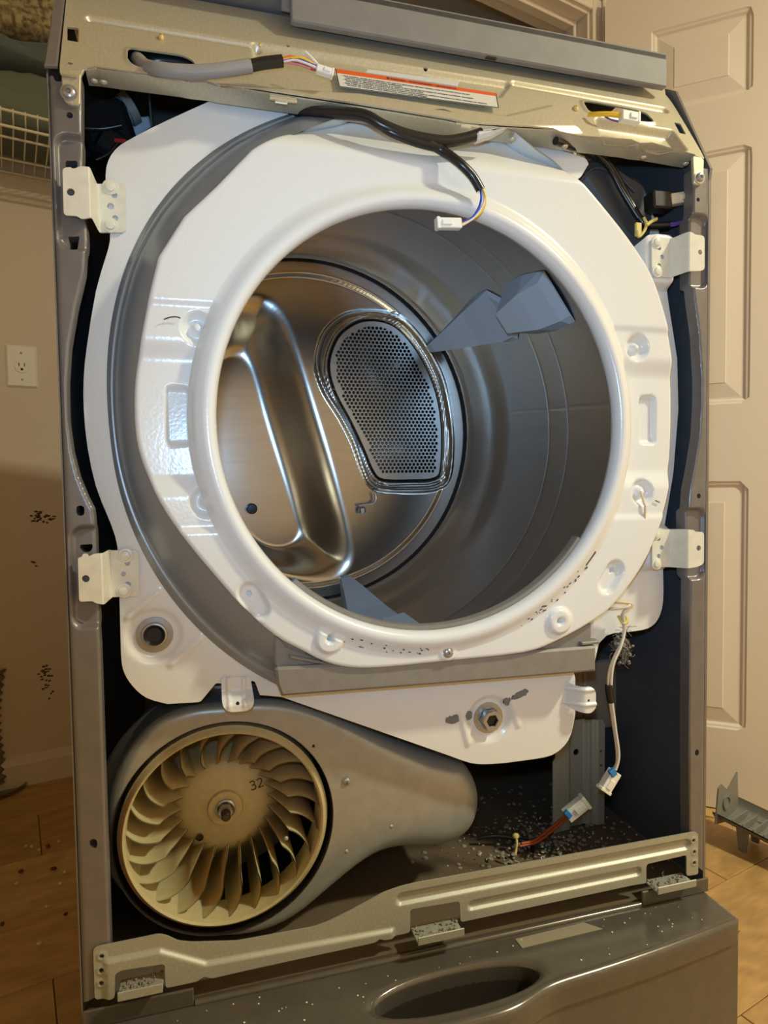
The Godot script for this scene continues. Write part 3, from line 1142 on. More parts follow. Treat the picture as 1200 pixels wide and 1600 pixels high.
func bulkhead(root: Node3D) -> void:
	var c := Vector2(0.0, 0.52)
	var zp := -0.03
	var q := curve(pv([-0.3023, 0.7316, -0.3016, 0.7536, -0.2935, 0.7707, -0.2764, 0.7844, -0.2466, 0.8034, -0.1944, 0.8342]), 3, false)
	q.append_array(PackedVector2Array([Vector2(-0.165, 0.85), Vector2(0.2, 0.845)]))
	q.append_array(pv([0.1447, 0.8308, 0.1716, 0.8258, 0.1999, 0.8215, 0.204, 0.8157, 0.1942, 0.8005, 0.1796, 0.7891, 0.2164, 0.7503, 0.2587, 0.7238, 0.2716, 0.7379, 0.2873, 0.7407, 0.3067, 0.7424, 0.307, 0.6951, 0.3107, 0.6701, 0.3238, 0.6032, 0.326, 0.5427, 0.3193, 0.4664, 0.3105, 0.4205, 0.3061, 0.3976]))
	q.append_array(curve(pv([0.3055, 0.3514, 0.3058, 0.3127, 0.2986, 0.2915, 0.2842, 0.2817, 0.2602, 0.2797]), 3, false))
	q.append_array(pv([0.2383, 0.2798, 0.2279, 0.2776, 0.2176, 0.2693, 0.2108, 0.2434, 0.1829, 0.243, 0.1862, 0.2307, 0.1862, 0.2005]))
	q.append_array(curve(pv([0.1862, 0.1892, 0.1811, 0.1671, 0.1719, 0.1532, 0.1553, 0.144, 0.1331, 0.1424]), 3, false))
	q.append_array(curve(pv([0.097, 0.1427, 0.0735, 0.1444, 0.0542, 0.1484, 0.0278, 0.1605]), 3, false))
	q.append_array(pv([-0.1522, 0.2442, -0.1739, 0.2484, -0.1786, 0.2633, -0.2111, 0.2638, -0.216, 0.265, -0.2317, 0.2474]))
	q.append_array(curve(pv([-0.2622, 0.2487, -0.2818, 0.2571, -0.2952, 0.2721, -0.3016, 0.287, -0.3028, 0.3025]), 3, false))
	q.append_array(curve(pv([-0.3025, 0.3515, -0.3023, 0.3942, -0.3045, 0.4137, -0.3106, 0.4332, -0.3197, 0.4609, -0.3257, 0.4966, -0.3278, 0.532, -0.3269, 0.5614, -0.3232, 0.5907, -0.314, 0.6408, -0.3042, 0.6735, -0.3004, 0.6884, -0.3004, 0.7058]), 2, false))
	var bolts := [Vector2(-0.2725, 0.3167), Vector2(0.0778, 0.1955)]
	var segs := [[Vector2(-0.2956, 0.3364), Vector2(-0.2684, 0.358)], [Vector2(-0.2575, 0.2873), Vector2(-0.2294, 0.3108)], [Vector2(0.0426, 0.2074), Vector2(0.0521, 0.1703)], [Vector2(0.1054, 0.2107), Vector2(0.1132, 0.1841)]]
	var s := MB.new()
	s.sheet(bounds(q), 0.0024, func(p):
		return maxf(sd_poly(p, q), 0.25 - p.distance_to(c)), func(p):
		var z := zp
		for k in segs:
			z += 0.0022 * up(sd_seg(p, k[0], k[1]) - 0.001, 0.0035)
		if p.x > 0.26:
			z += 0.0135 * up(sd_box(p, Vector2(0.2882, 0.7133), Vector2(0.018, 0.026), 0.004), 0.008)
			z += 0.0135 * up(sd_box(p, Vector2(0.2902, 0.3791), Vector2(0.016, 0.02), 0.004), 0.008)
		for b in bolts:
			var d: float = p.distance_to(b)
			if d < 0.045:
				z -= 0.004 * up(d - 0.021, 0.007)
		return z, 0.0015)
	var bk := obj("bulkhead", s, M.enamel, root)
	# raised ring: outline measured round the opening
	var out := curve(pv([-0.2567, 0.6645, -0.2669, 0.6246, -0.2751, 0.585, -0.2802, 0.555, -0.2817, 0.5228, -0.2793, 0.4945, -0.2705, 0.4659, -0.2572, 0.4369, -0.238, 0.4071, -0.2167, 0.3783, -0.1903, 0.345, -0.1611, 0.316, -0.137, 0.3004, -0.1135, 0.2864, -0.0881, 0.2784, -0.0541, 0.2753, 0.0142, 0.2757, 0.1, 0.2769, 0.1398, 0.2861, 0.1831, 0.3039, 0.213, 0.3224, 0.2485, 0.3627, 0.2694, 0.4015, 0.282, 0.4336, 0.2911, 0.4804, 0.2933, 0.5307, 0.2921, 0.5736, 0.285, 0.6159, 0.2746, 0.6506, 0.2578, 0.6878, 0.2299, 0.7221, 0.1948, 0.7567, 0.1676, 0.7811, 0.1486, 0.798, 0.1233, 0.8106]), 3, false)
	out.append_array(PackedVector2Array([Vector2(0.1, 0.825), Vector2(0.02, 0.838), Vector2(-0.07, 0.825)]))
	out.append_array(pv([-0.1208, 0.8018, -0.1449, 0.7881, -0.1727, 0.768, -0.2054, 0.7312, -0.2339, 0.7018]))
	var dim := [Vector2(-0.225, 0.6035), Vector2(-0.2212, 0.4453), Vector2(0.2422, 0.6057), Vector2(0.2495, 0.4457)]
	var boss := [Vector2(-0.1087, 0.3094), Vector2(0.1422, 0.3089)]
	var tear := [[Vector2(-0.1841, 0.3573), Vector2(-0.1767, 0.3428)], [Vector2(0.2122, 0.3595), Vector2(0.2032, 0.3458)]]
	var recl := Vector2(-0.244, 0.5242)
	var recr := Vector2(0.2606, 0.5268)
	var rows := []
	var ro := []
	var nt := 720
	for t in nt:
		ro.append(ring_r(TAU * t / nt, out, c))
	var prof := [[0.247, -0.03], [0.222, -0.009], [0.2115, 0.001], [0.21, 0.0075], [0.2115, 0.0128], [0.2145, 0.0162], [0.2185, 0.0175], [0.223, 0.0158], [0.2275, 0.0125], [0.2315, 0.0095], [0.2355, 0.0082]]
	var nface := 54
	for j in prof.size() + nface + 5:
		var r_ := PackedVector3Array()
		for t in nt:
			var a := TAU * t / nt
			var R: float = ro[t]
			var rr := 0.0
			var z := 0.0
			if j < prof.size():
				rr = prof[j][0]
				z = prof[j][1]
			else:
				var fr := float(j - prof.size() + 1) / nface
				if fr <= 1.0:
					rr = lerpf(0.2355, R - 0.004, fr)
					z = 0.008
				else:
					var k := j - prof.size() - nface + 1
					var bq := PI / 2 * k / 5.0
					rr = R - 0.004 + 0.004 * sin(bq)
					z = 0.004 + 0.004 * cos(bq)
			var p := c + Vector2(cos(a), sin(a)) * rr
			z -= 0.034 * smoothstep(0.772, 0.822, p.y)
			if j >= prof.size() - 1:
				# recesses at both sides for the hinge and the latch
				var side: float = smoothstep(0.17, 0.2, absf(p.x))
				var y: float = p.y - 0.522
				z -= side * 0.0065 * (1.0 - smoothstep(0.05, 0.074, absf(y)))
				z -= side * 0.0025 * (1.0 - smoothstep(0.099, 0.107, absf(y)))
				z -= 0.006 * up(sd_box(p, recl if p.x < 0 else recr, Vector2(0.0085, 0.024), 0.003), 0.0035)
				for m in dim:
					var d: float = p.distance_to(m)
					if d < 0.03:
						z -= 0.007 * up(d - 0.009, 0.007)
						z += 0.006 * up(d - 0.002, 0.005)
				for m in boss:
					var d: float = p.distance_to(m)
					z += 0.0045 * up(absf(d - 0.0085) - 0.0025, 0.0055)
					z -= 0.006 * up(d - 0.0014, 0.0012)
				for m in tear:
					var d := sd_seg(p, m[0], m[1])
					z -= 0.006 * up(d - 0.007, 0.006)
					z -= 0.006 * up(p.distance_to(m[0]) - 0.0015, 0.001)
				z += 0.002 * up(p.distance_to(Vector2(0.0143, 0.285)) - 0.007, 0.004)
			r_.append(Vector3(p.x, p.y, z))
		rows.append(r_)
	# close it backwards so that the ring has a wall
	var back := PackedVector3Array()
	for t in nt:
		back.append(Vector3(c.x + cos(TAU * t / nt) * ro[t], c.y + sin(TAU * t / nt) * ro[t], -0.006))
	rows.append(back)
	var ring := MB.new()
	ring.grid(rows, true, false, true)
	var rg := obj("door_ring", ring, M.enamel, bk)
	# pressed steel groove between plate and ring
	var gr := MB.new()
	var grow := []
	for k in [[-0.1, -0.002], [0.0, -0.004], [0.15, -0.0065], [0.4, -0.012], [0.62, -0.019], [0.74, -0.025], [0.79, -0.0275], [0.84, -0.0268], [0.88, -0.0266], [0.94, -0.0286], [1.0, -0.0297]]:
		var row := PackedVector3Array()
		for t in nt - 147:
			var a := deg_to_rad(-46.0) + TAU * t / nt
			var ri: float = ro[posmod(t - int(46.0 * nt / 360.0), nt)] - 0.0015
			var rr := lerpf(ri, maxf(0.306 + 0.026 * smoothstep(-0.1, 0.85, sin(a)), ri + 0.012), k[0])
			row.append(Vector3(c.x + cos(a) * rr, c.y + sin(a) * rr, k[1]))
		grow.append(row)
	gr.grid(grow, false, false, true)
	obj("seal_groove", gr, M.seal_steel, bk)
	screw(Vector3(0.0138, 0.2854, 0.0095), Vector3.BACK, 0.0042, bk)
	# corner bolts
	for k in 2:
		var b: Vector2 = bolts[k]
		var s2 := MB.new()
		var xf := Transform3D(Basis(), Vector3(b.x, b.y, zp - 0.004))
		s2.lathe(pv([0.0175, 0, 0.0172, 0.0018, 0.0125, 0.0022]), xf, 28)
		if k == 1:
			s2.lathe(pv([0.0125, 0.0022, 0.0125, 0.0105, 0.0112, 0.0122, 0.0075, 0.0122, 0.0068, 0.011]), xf, 6)
		else:
			s2.lathe(pv([0.0125, 0.0022, 0.0118, 0.004, 0.0102, 0.0046, 0.0098, 0.0036]), xf, 24)
		var cb := obj("corner_bolt", s2, M.chrome, bk)
		var bh := MB.new()
		bh.lathe(pv([0.0069 if k == 1 else 0.0099, 0.0112 if k == 1 else 0.0038, 0.0066, 0.0085 if k == 1 else 0.001, 0.0001, 0.0085 if k == 1 else 0.001]), xf, 20)
		obj("socket", bh, M.black_plastic, cb)
	# tabs bent forward from the lower edge
	var t1 := MB.new()
	var tq := rounded(pv([-0.2111, 0.2701, -0.2111, 0.2472, -0.2082, 0.2411, -0.2021, 0.2385, -0.1879, 0.2382, -0.1823, 0.2408, -0.1802, 0.2477, -0.1829, 0.2686]), 0.003, 3)
	t1.sheet(bounds(tq), 0.001, func(p): return maxf(sd_poly(p, tq), 0.0018 - p.distance_to(Vector2(-0.1964, 0.2462))), func(p): return -0.0284 + 0.012 * smoothstep(0.258, 0.244, p.y) + 0.0022 * up(absf(absf(p.x - Vector2(-0.1969, 0.2508).x) - 0.0075) - 0.0008, 0.002) * smoothstep(0.236, 0.25, p.y), 0.0015)
	obj("bent_tab", t1, M.enamel, bk)
	var t2 := MB.new()
	var uq := rounded(pv([0.1631, 0.2364, 0.1664, 0.2309, 0.1837, 0.2248, 0.197, 0.2249, 0.2028, 0.2177, 0.2029, 0.199, 0.1961, 0.1938, 0.182, 0.1961, 0.1631, 0.2048]), 0.003, 3)
	t2.sheet(bounds(uq), 0.001, func(p): return maxf(sd_poly(p, uq), 0.0017 - p.distance_to(Vector2(0.1936, 0.2089))), func(p): return -0.032 + 0.018 * smoothstep(0.168, 0.19, p.x) + 0.002 * up(absf(absf(p.y - Vector2(0.1795, 0.2126).y) - 0.0085) - 0.0008, 0.002), 0.0015)
	obj("bent_tab", t2, M.enamel, bk)
	# scraped sealant
	var rg2 := RandomNumberGenerator.new()
	rg2.seed = 3
	for k in [pv([0.026, 0.2021, 0.032, 0.2043, 0.0403, 0.2048, 0.0418, 0.1975, 0.0342, 0.1948, 0.0275, 0.197]), pv([0.0494, 0.2052, 0.0555, 0.206, 0.0562, 0.1987, 0.0501, 0.1979]), pv([0.0944, 0.2148, 0.1007, 0.217, 0.1038, 0.2109, 0.0975, 0.2079]), pv([0.1054, 0.218, 0.1134, 0.2216, 0.1238, 0.2249, 0.1246, 0.219, 0.115, 0.2155, 0.107, 0.2135])]:
		var sc := MB.new()
		var rag := PackedVector2Array()
		for p in curve(k, 4):
			rag.append(p + Vector2(rg2.randfn(), rg2.randfn()) * 0.0006)
		sc.prism(rag, zp, zp + 0.0006)
		obj("sealant_scrape", sc, M.scrape, bk)
	# stains on the ring
	var st := MB.new()
	for k in 46:
		var a := deg_to_rad(rg2.randf_range(-116, -92) if k < 20 else rg2.randf_range(-66, -40))
		var rr := rg2.randf_range(0.2265, 0.236)
		var p := c + Vector2(cos(a), sin(a)) * rr
		var z := lerpf(0.0133, 0.0085, (rr - 0.2265) / 0.0095)
		st.ball(Vector3(p.x, p.y, z), Vector3(rg2.randf_range(0.0006, 0.0022), rg2.randf_range(0.0004, 0.001), 0.0005), 6, Basis(Vector3.BACK, a + PI / 2))
	obj("dirt_specks", st, M.dirt, bk).set_meta("kind", "stuff")
	var cr := MB.new()
	cr.tube(pv3([-0.2534, 0.6089, 0.0088, -0.2479, 0.6111, 0.009, -0.2424, 0.6117, 0.009, -0.2391, 0.6108, 0.0088]), 0.0006, 5)
	obj("scratch_mark", cr, M.dirt, bk)
	cr = MB.new()
	cr.tube(pv3([0.2645, 0.4362, 0.0075, 0.2679, 0.4347, 0.0075, 0.2704, 0.4339, 0.0075]), 0.0006, 5)
	obj("scratch_mark", cr, M.dirt, bk)
	# hinge brackets on both sides
	hinge(PackedVector2Array([Vector2(-0.3322, 0.7334), Vector2(-0.3256, 0.7347), Vector2(-0.3246, 0.7337), Vector2(-0.3221, 0.734), Vector2(-0.318, 0.7366), Vector2(-0.3098, 0.7365), Vector2(-0.3083, 0.7358), Vector2(-0.3094, 0.7368), Vector2(-0.2869, 0.7395), Vector2(-0.2848, 0.7368), Vector2(-0.286, 0.6972), Vector2(-0.2883, 0.6953), Vector2(-0.3087, 0.6932), Vector2(-0.3096, 0.6942), Vector2(-0.3189, 0.6916), Vector2(-0.3219, 0.6941), Vector2(-0.331, 0.6937), Vector2(-0.3325, 0.6952)]),
		Vector2(-0.3107, 0.7104).x, 0.006, Vector2(-0.3091, 0.7235).x, -0.0268, [[Vector2(-0.3264, 0.7137), 0.0032], [Vector2(-0.295, 0.728), 0.0026], [Vector2(-0.2986, 0.7178), 0.003], [Vector2(-0.295, 0.7074), 0.0026]], [Vector2(-0.2983, 0.7351), Vector2(-0.2996, 0.7007)], bk, "cream hinge bracket on the left post, upper of the two")
	hinge(PackedVector2Array([Vector2(-0.3311, 0.3986), Vector2(-0.3275, 0.399), Vector2(-0.3274, 0.4019), Vector2(-0.323, 0.4017), Vector2(-0.3228, 0.3988), Vector2(-0.318, 0.4015), Vector2(-0.308, 0.4016), Vector2(-0.3092, 0.4009), Vector2(-0.2862, 0.3999), Vector2(-0.2838, 0.3973), Vector2(-0.2846, 0.3583), Vector2(-0.2867, 0.3559), Vector2(-0.3089, 0.3567), Vector2(-0.3092, 0.3552), Vector2(-0.3179, 0.3572), Vector2(-0.3204, 0.3594), Vector2(-0.3303, 0.3594), Vector2(-0.3313, 0.3612)]),
		Vector2(-0.3113, 0.3812).x, 0.006, Vector2(-0.3096, 0.3769).x, -0.0268, [[Vector2(-0.3254, 0.3795), 0.0032], [Vector2(-0.2942, 0.3881), 0.0026], [Vector2(-0.2979, 0.3779), 0.0022], [Vector2(-0.2943, 0.368), 0.0026]], [Vector2(-0.2957, 0.3954), Vector2(-0.2981, 0.3621)], bk, "cream hinge bracket on the left post, lower of the two")
	hinge(PackedVector2Array([Vector2(0.2744, 0.733), Vector2(0.302, 0.7353), Vector2(0.3071, 0.7369), Vector2(0.3122, 0.7366), Vector2(0.3166, 0.7342), Vector2(0.3296, 0.7339), Vector2(0.33, 0.6961), Vector2(0.323, 0.6942), Vector2(0.3092, 0.6932), Vector2(0.3014, 0.6912), Vector2(0.2789, 0.6917), Vector2(0.2754, 0.6958)]),
		Vector2(0.2986, 0.7156).x, -0.0133, Vector2(0.3099, 0.7102).x, 0.006, [[Vector2(0.3237, 0.7153), 0.0028], [Vector2(0.2847, 0.7234), 0.0026], [Vector2(0.2887, 0.7137), 0.0026], [Vector2(0.2849, 0.7037), 0.0026]], [Vector2(0.2813, 0.7293), Vector2(0.2823, 0.697)], bk, "white strike bracket on the right post, upper of the two")
	hinge(PackedVector2Array([Vector2(0.277, 0.4013), Vector2(0.3034, 0.4011), Vector2(0.3081, 0.4022), Vector2(0.3178, 0.4011), Vector2(0.3204, 0.3988), Vector2(0.332, 0.3984), Vector2(0.3323, 0.3612), Vector2(0.3226, 0.358), Vector2(0.3093, 0.3572), Vector2(0.3037, 0.3566), Vector2(0.2807, 0.3578), Vector2(0.2772, 0.3624)]),
		Vector2(0.3009, 0.3794).x, -0.0133, Vector2(0.3109, 0.3807).x, 0.006, [[Vector2(0.325, 0.3799), 0.0032], [Vector2(0.2858, 0.3905), 0.0026], [Vector2(0.29, 0.3802), 0.0026], [Vector2(0.2859, 0.3705), 0.0026]], [Vector2(0.2814, 0.3959), Vector2(0.2833, 0.3614)], bk, "white strike bracket on the right post, lower of the two")
	# grey lint chute under the ring
	var ch := MB.new()
	ch.prism(pv([-0.1615, 0.3148, -0.1542, 0.3111, -0.1494, 0.3032, -0.1171, 0.2865, -0.0883, 0.2788, 0.0174, 0.2759, 0.1058, 0.2779, 0.1445, 0.286, 0.1803, 0.301, 0.1909, 0.2995, 0.1909, 0.2779, 0.1925, 0.2735, 0.1925, 0.2475, -0.1554, 0.2554, -0.1586, 0.2802, -0.1609, 0.2854]), -0.05, -0.004, 0.002)
	ch.prism(pv([-0.1612, 0.2822, -0.1587, 0.2839, 0.0166, 0.2779, 0.192, 0.2762, 0.192, 0.2474, 0.0163, 0.251, -0.1556, 0.2554, -0.1597, 0.2671]), -0.05, 0.003, 0.0025)
	ch.prism(pv([-0.1466, 0.2944, -0.0874, 0.277, -0.0874, 0.275, -0.1467, 0.2906]), -0.01, 0.0, 0.001)
	ch.prism(pv([0.1748, 0.2812, 0.1968, 0.2816, 0.1968, 0.2779, 0.1748, 0.2776]), -0.01, 0.002, 0.001)
	var lip := MB.new()
	lip.lathe(pv([0.2098, -0.004, 0.2055, -0.004, 0.2055, 0.005, 0.2065, 0.0065, 0.2098, 0.0065]), Transform3D(Basis(), Vector3(c.x, c.y, 0)), 60, deg_to_rad(-133), deg_to_rad(-36))
	var chn := obj("lint_chute", ch, M.chute_plastic, root, "grey plastic lint chute below the door ring")
	obj("chute_lip", lip, M.chute_plastic, chn)
	var nub := MB.new()
	nub.box(Vector3(0.178, 0.3772, 0), Vector3(0.012, 0.022, 0.02), 0.002, Basis(Vector3.BACK, deg_to_rad(-40)))
	obj("chute_catch", nub, M.charcoal_plastic, chn)
	var fe := MB.new()
	fe.lathe(pv([0.248, -0.03, 0.25, -0.036, 0.3, -0.045]), Transform3D(Basis(), Vector3(c.x, c.y, 0)), 90)
	obj("felt_seal", fe, M.felt, root)


func drum(root: Node3D) -> void:
	var xf := Transform3D(Basis(Vector3.RIGHT, Vector3.UP, Vector3(0.126, -0.0643, 1)), Vector3(0.003, 0.5181, 0))
	var s := MB.new()
	s.lathe(pv([0.296, -0.04, 0.2975, -0.046, 0.2985, -0.06, 0.2985, -0.188, 0.2977, -0.1905, 0.2977, -0.1925, 0.2985, -0.195, 0.2985, -0.23, 0.2975, -0.233, 0.2975, -0.235, 0.2985, -0.238, 0.2985, -0.335, 0.2975, -0.35, 0.2945, -0.362, 0.2925, -0.372, 0.2922, -0.386, 0.2922, -0.4, 0.2905, -0.415, 0.287, -0.43, 0.2848, -0.436, 0.2828, -0.4375, 0.2815, -0.44, 0.2815, -0.446]), xf, 128)
	var d := obj("drum", s, M.drum_steel, root, "polished steel drum")
	var fl := MB.new()
	fl.lathe(pv([0.2822, -0.4405, 0.279, -0.452, 0.27, -0.456]), xf, 96)
	obj("rear_felt", fl, M.felt, d)
	# weld seam along the wall
	var ws := MB.new()
	var wr := []
	for k in 24:
		var z := lerpf(-0.05, -0.33, k / 23.0)
		var row := PackedVector3Array()
		for w in [-0.0035, -0.0015, 0.0, 0.0015, 0.0035]:
			var a: float = deg_to_rad(6.2) + w / 0.298
			var r: float = 0.29845 - 0.00025 * (1.0 - absf(w) / 0.0035)
			row.append(xf * Vector3(cos(a) * r, sin(a) * r, z))
		wr.append(row)
	ws.grid(wr, false, false)
	obj("weld_seam", ws, M.drum_steel, d)
	# rear wall with its pressed duct bulge and the air inlet
	var cz := Vector2(-0.055, 0.547)
	var zb := -0.452
	var kid := curve(pv([-0.0342, 0.6526, -0.0314, 0.6843, -0.0168, 0.7176, 0.0175, 0.7437, 0.0676, 0.7508, 0.1096, 0.7423, 0.1474, 0.7071, 0.1799, 0.6542, 0.1961, 0.5988, 0.2027, 0.537, 0.1984, 0.4749, 0.1824, 0.4524, 0.1465, 0.4463, 0.0824, 0.4485, 0.0563, 0.4577, 0.0431, 0.4819, 0.0271, 0.5287, 0.0057, 0.5716, -0.0209, 0.6138]), 4)
	var gri := curve(pv([-0.0093, 0.6534, -0.0032, 0.6855, 0.0137, 0.7128, 0.0472, 0.7326, 0.0866, 0.7325, 0.1173, 0.7144, 0.1493, 0.6731, 0.1735, 0.6184, 0.1836, 0.5594, 0.1816, 0.4886, 0.1706, 0.4706, 0.1291, 0.4678, 0.0793, 0.4695, 0.0635, 0.4839, 0.0482, 0.52, 0.0255, 0.5686, 0.001, 0.6143]), 4)
	var bo := curve(pv([-0.2436, 0.7005, -0.2034, 0.7526, -0.138, 0.7748, -0.1045, 0.7658, -0.0802, 0.7373, -0.0623, 0.683, -0.0322, 0.5838, -0.0036, 0.4823, 0.0201, 0.3786, 0.026, 0.3323, 0.0121, 0.3055, -0.0214, 0.2909, -0.0808, 0.3018, -0.1432, 0.3316, -0.2028, 0.3862, -0.2442, 0.4996, -0.256, 0.6002]), 4)
	var bi := curve(pv([-0.2065, 0.6317, -0.1858, 0.6678, -0.1636, 0.6738, -0.1478, 0.6621, -0.1363, 0.6317, -0.1203, 0.5668, -0.096, 0.4831, -0.0744, 0.4053, -0.0686, 0.3774, -0.0817, 0.3586, -0.1114, 0.3556, -0.1422, 0.3737, -0.1817, 0.427, -0.2044, 0.5199]), 4)
	var boB := bounds(bo, 0.02)
	var kB := bounds(kid, 0.02)
	var nub := Vector2(-0.1447, 0.4196)
	var b := MB.new()
	b.sheet(Rect2(cz.x - 0.284, cz.y - 0.284, 0.568, 0.568), 0.0024, func(p):
		var q: float = p.distance_to(cz) - 0.281
		if kB.has_point(p):
			q = maxf(q, -sd_poly(p, gri))
		return q, func(p):
		var r: float = p.distance_to(cz)
		var z := zb - 0.006 * smoothstep(0.2605, 0.2545, r)
		if boB.has_point(p):
			var a := sd_poly(p, bo)
			if a < 0.0:
				var e := maxf(0.0, sd_poly(p, bi))
				var t := -a / maxf(1e-5, e - a)
				z -= (0.04 + 0.06 * (p.x + 0.2)) * smoothstep(0.0, 1.0, t)
		if kB.has_point(p):
			var k := sd_poly(p, kid)
			var g := sd_poly(p, gri)
			z += 0.005 * up(absf(k) - 0.001, 0.004)
			z -= 0.004 * up(k + 0.006, 0.004)
			z += 0.004 * up(absf(g - 0.009) - 0.001, 0.003)
			z -= 0.003 * up(g - 0.004, 0.003)
		return z, 0.0012)
	var rw := obj("rear_wall", b, M.rear_steel, root, "round steel rear wall of the drum")
	var pitch := 0.0071
	var gm := MB.new()
	var go := gri
	gm.sheet(bounds(go, 0.004), 0.0008, func(p):
		var d0 := sd_poly(p, go) - 0.002
		if d0 > -0.0055:
			return d0
		var rh := pitch * 0.866
		var best := 1.0
		var j0 := int(floor(p.y / rh))
		for j in [j0, j0 + 1]:
			var ox := 0.5 * pitch if posmod(j, 2) == 1 else 0.0
			var i := roundf((p.x - ox) / pitch)
			var ce := Vector2(i * pitch + ox, j * rh)
			if sd_poly(ce, go) < -0.006:
				best = minf(best, p.distance_to(ce))
		return maxf(d0, 0.0027 - best), func(_p): return zb - 0.0085, 0.001)
	obj("inlet_grille", gm, M.grille_steel, rw, "perforated steel air inlet")
	# heater duct behind the grille
	var dz := MB.new()
	var gB := bounds(go, 0.01)
	dz.sheet(gB, 0.004, func(p): return sd_poly(p, go) - 0.006, func(p):
		return zb - 0.055 + 0.03 * exp(-pow((p.distance_to(Vector2(0.1179, 0.672))) / 0.035, 2.0)) + 0.02 * exp(-pow((p.distance_to(Vector2(0.1401, 0.5228))) / 0.05, 2.0)), 0.001)
	var wallr := []
	for z in [zb - 0.056, zb - 0.0095]:
		var row := PackedVector3Array()
		for p in go:
			row.append(Vector3(p.x, p.y, z))
		wallr.append(row)
	dz.grid(wallr, true, false)
	obj("heater_duct", dz, M.dark_metal, rw)
	var kn := MB.new()
	kn.lathe(pv([0.009, 0, 0.009, 0.008, 0.0075, 0.01, 0.0001, 0.0105]), Transform3D(Basis(), Vector3(nub.x, nub.y, zb - 0.044)), 18)
	obj("sensor_knob", kn, M.black_plastic, rw)
	var cl := MB.new()
	cl.tube(pv3([0.058, 0.4435, -0.44, 0.0601, 0.4347, -0.44, 0.0554, 0.4261, -0.44, 0.0419, 0.4243, -0.44, 0.0307, 0.4223, -0.44]), 0.002, 8)
	cl.box(Vector3(0.036, 0.4145, -0.444), Vector3(0.012, 0.012, 0.008), 0.003)
	obj("retaining_clip", cl, M.grille_steel, rw)
	# tumbling baffles, a third of a turn apart
	for k in 3:
		var a0 := deg_to_rad([35.5, -80.0, 156.0][k])
		var m := MB.new()
		var st := [[-0.418, 0.008, 0.004, 0.03], [-0.408, 0.012, 0.007, 0.054], [-0.393, 0.016, 0.01, 0.053], [-0.36, 0.026, 0.02, 0.039], [-0.32, 0.037, 0.031, 0.024], [-0.285, 0.043, 0.038, 0.011], [-0.262, 0.043, 0.036, 0.004], [-0.242, 0.022, 0.01, 0.006], [-0.234, 0.022, 0.006, 0.014], [-0.212, 0.042, 0.018, 0.042], [-0.17, 0.044, 0.03, 0.026], [-0.14, 0.04, 0.03, 0.012], [-0.13, 0.038, 0.028, 0.003]]
		var secs := []
		for r in st:
			var sec := []
			for w in [[-r[1], 0.0], [-r[2], r[3]], [r[2], r[3]], [r[1], 0.0]]:
				var rad: float = 0.2975 - (0.006 if r[0] < -0.35 else 0.0) - w[1]
				var an: float = a0 + w[0] / 0.297
				sec.append(xf * Vector3(cos(an) * rad, sin(an) * rad, r[0]))
			secs.append(sec)
		for i in secs.size() - 1:
			for e in 3:
				m.tri(secs[i][e], secs[i + 1][e], secs[i + 1][e + 1])
				m.tri(secs[i][e], secs[i + 1][e + 1], secs[i][e + 1])
		for e in [secs[0], secs[-1]]:
			m.face([e[0], e[1], e[2], e[3]], Vector3(0, 0, 1) if e == secs[-1] else Vector3(0, 0, -1))
		obj("baffle", m, M.baffle_plastic, d)


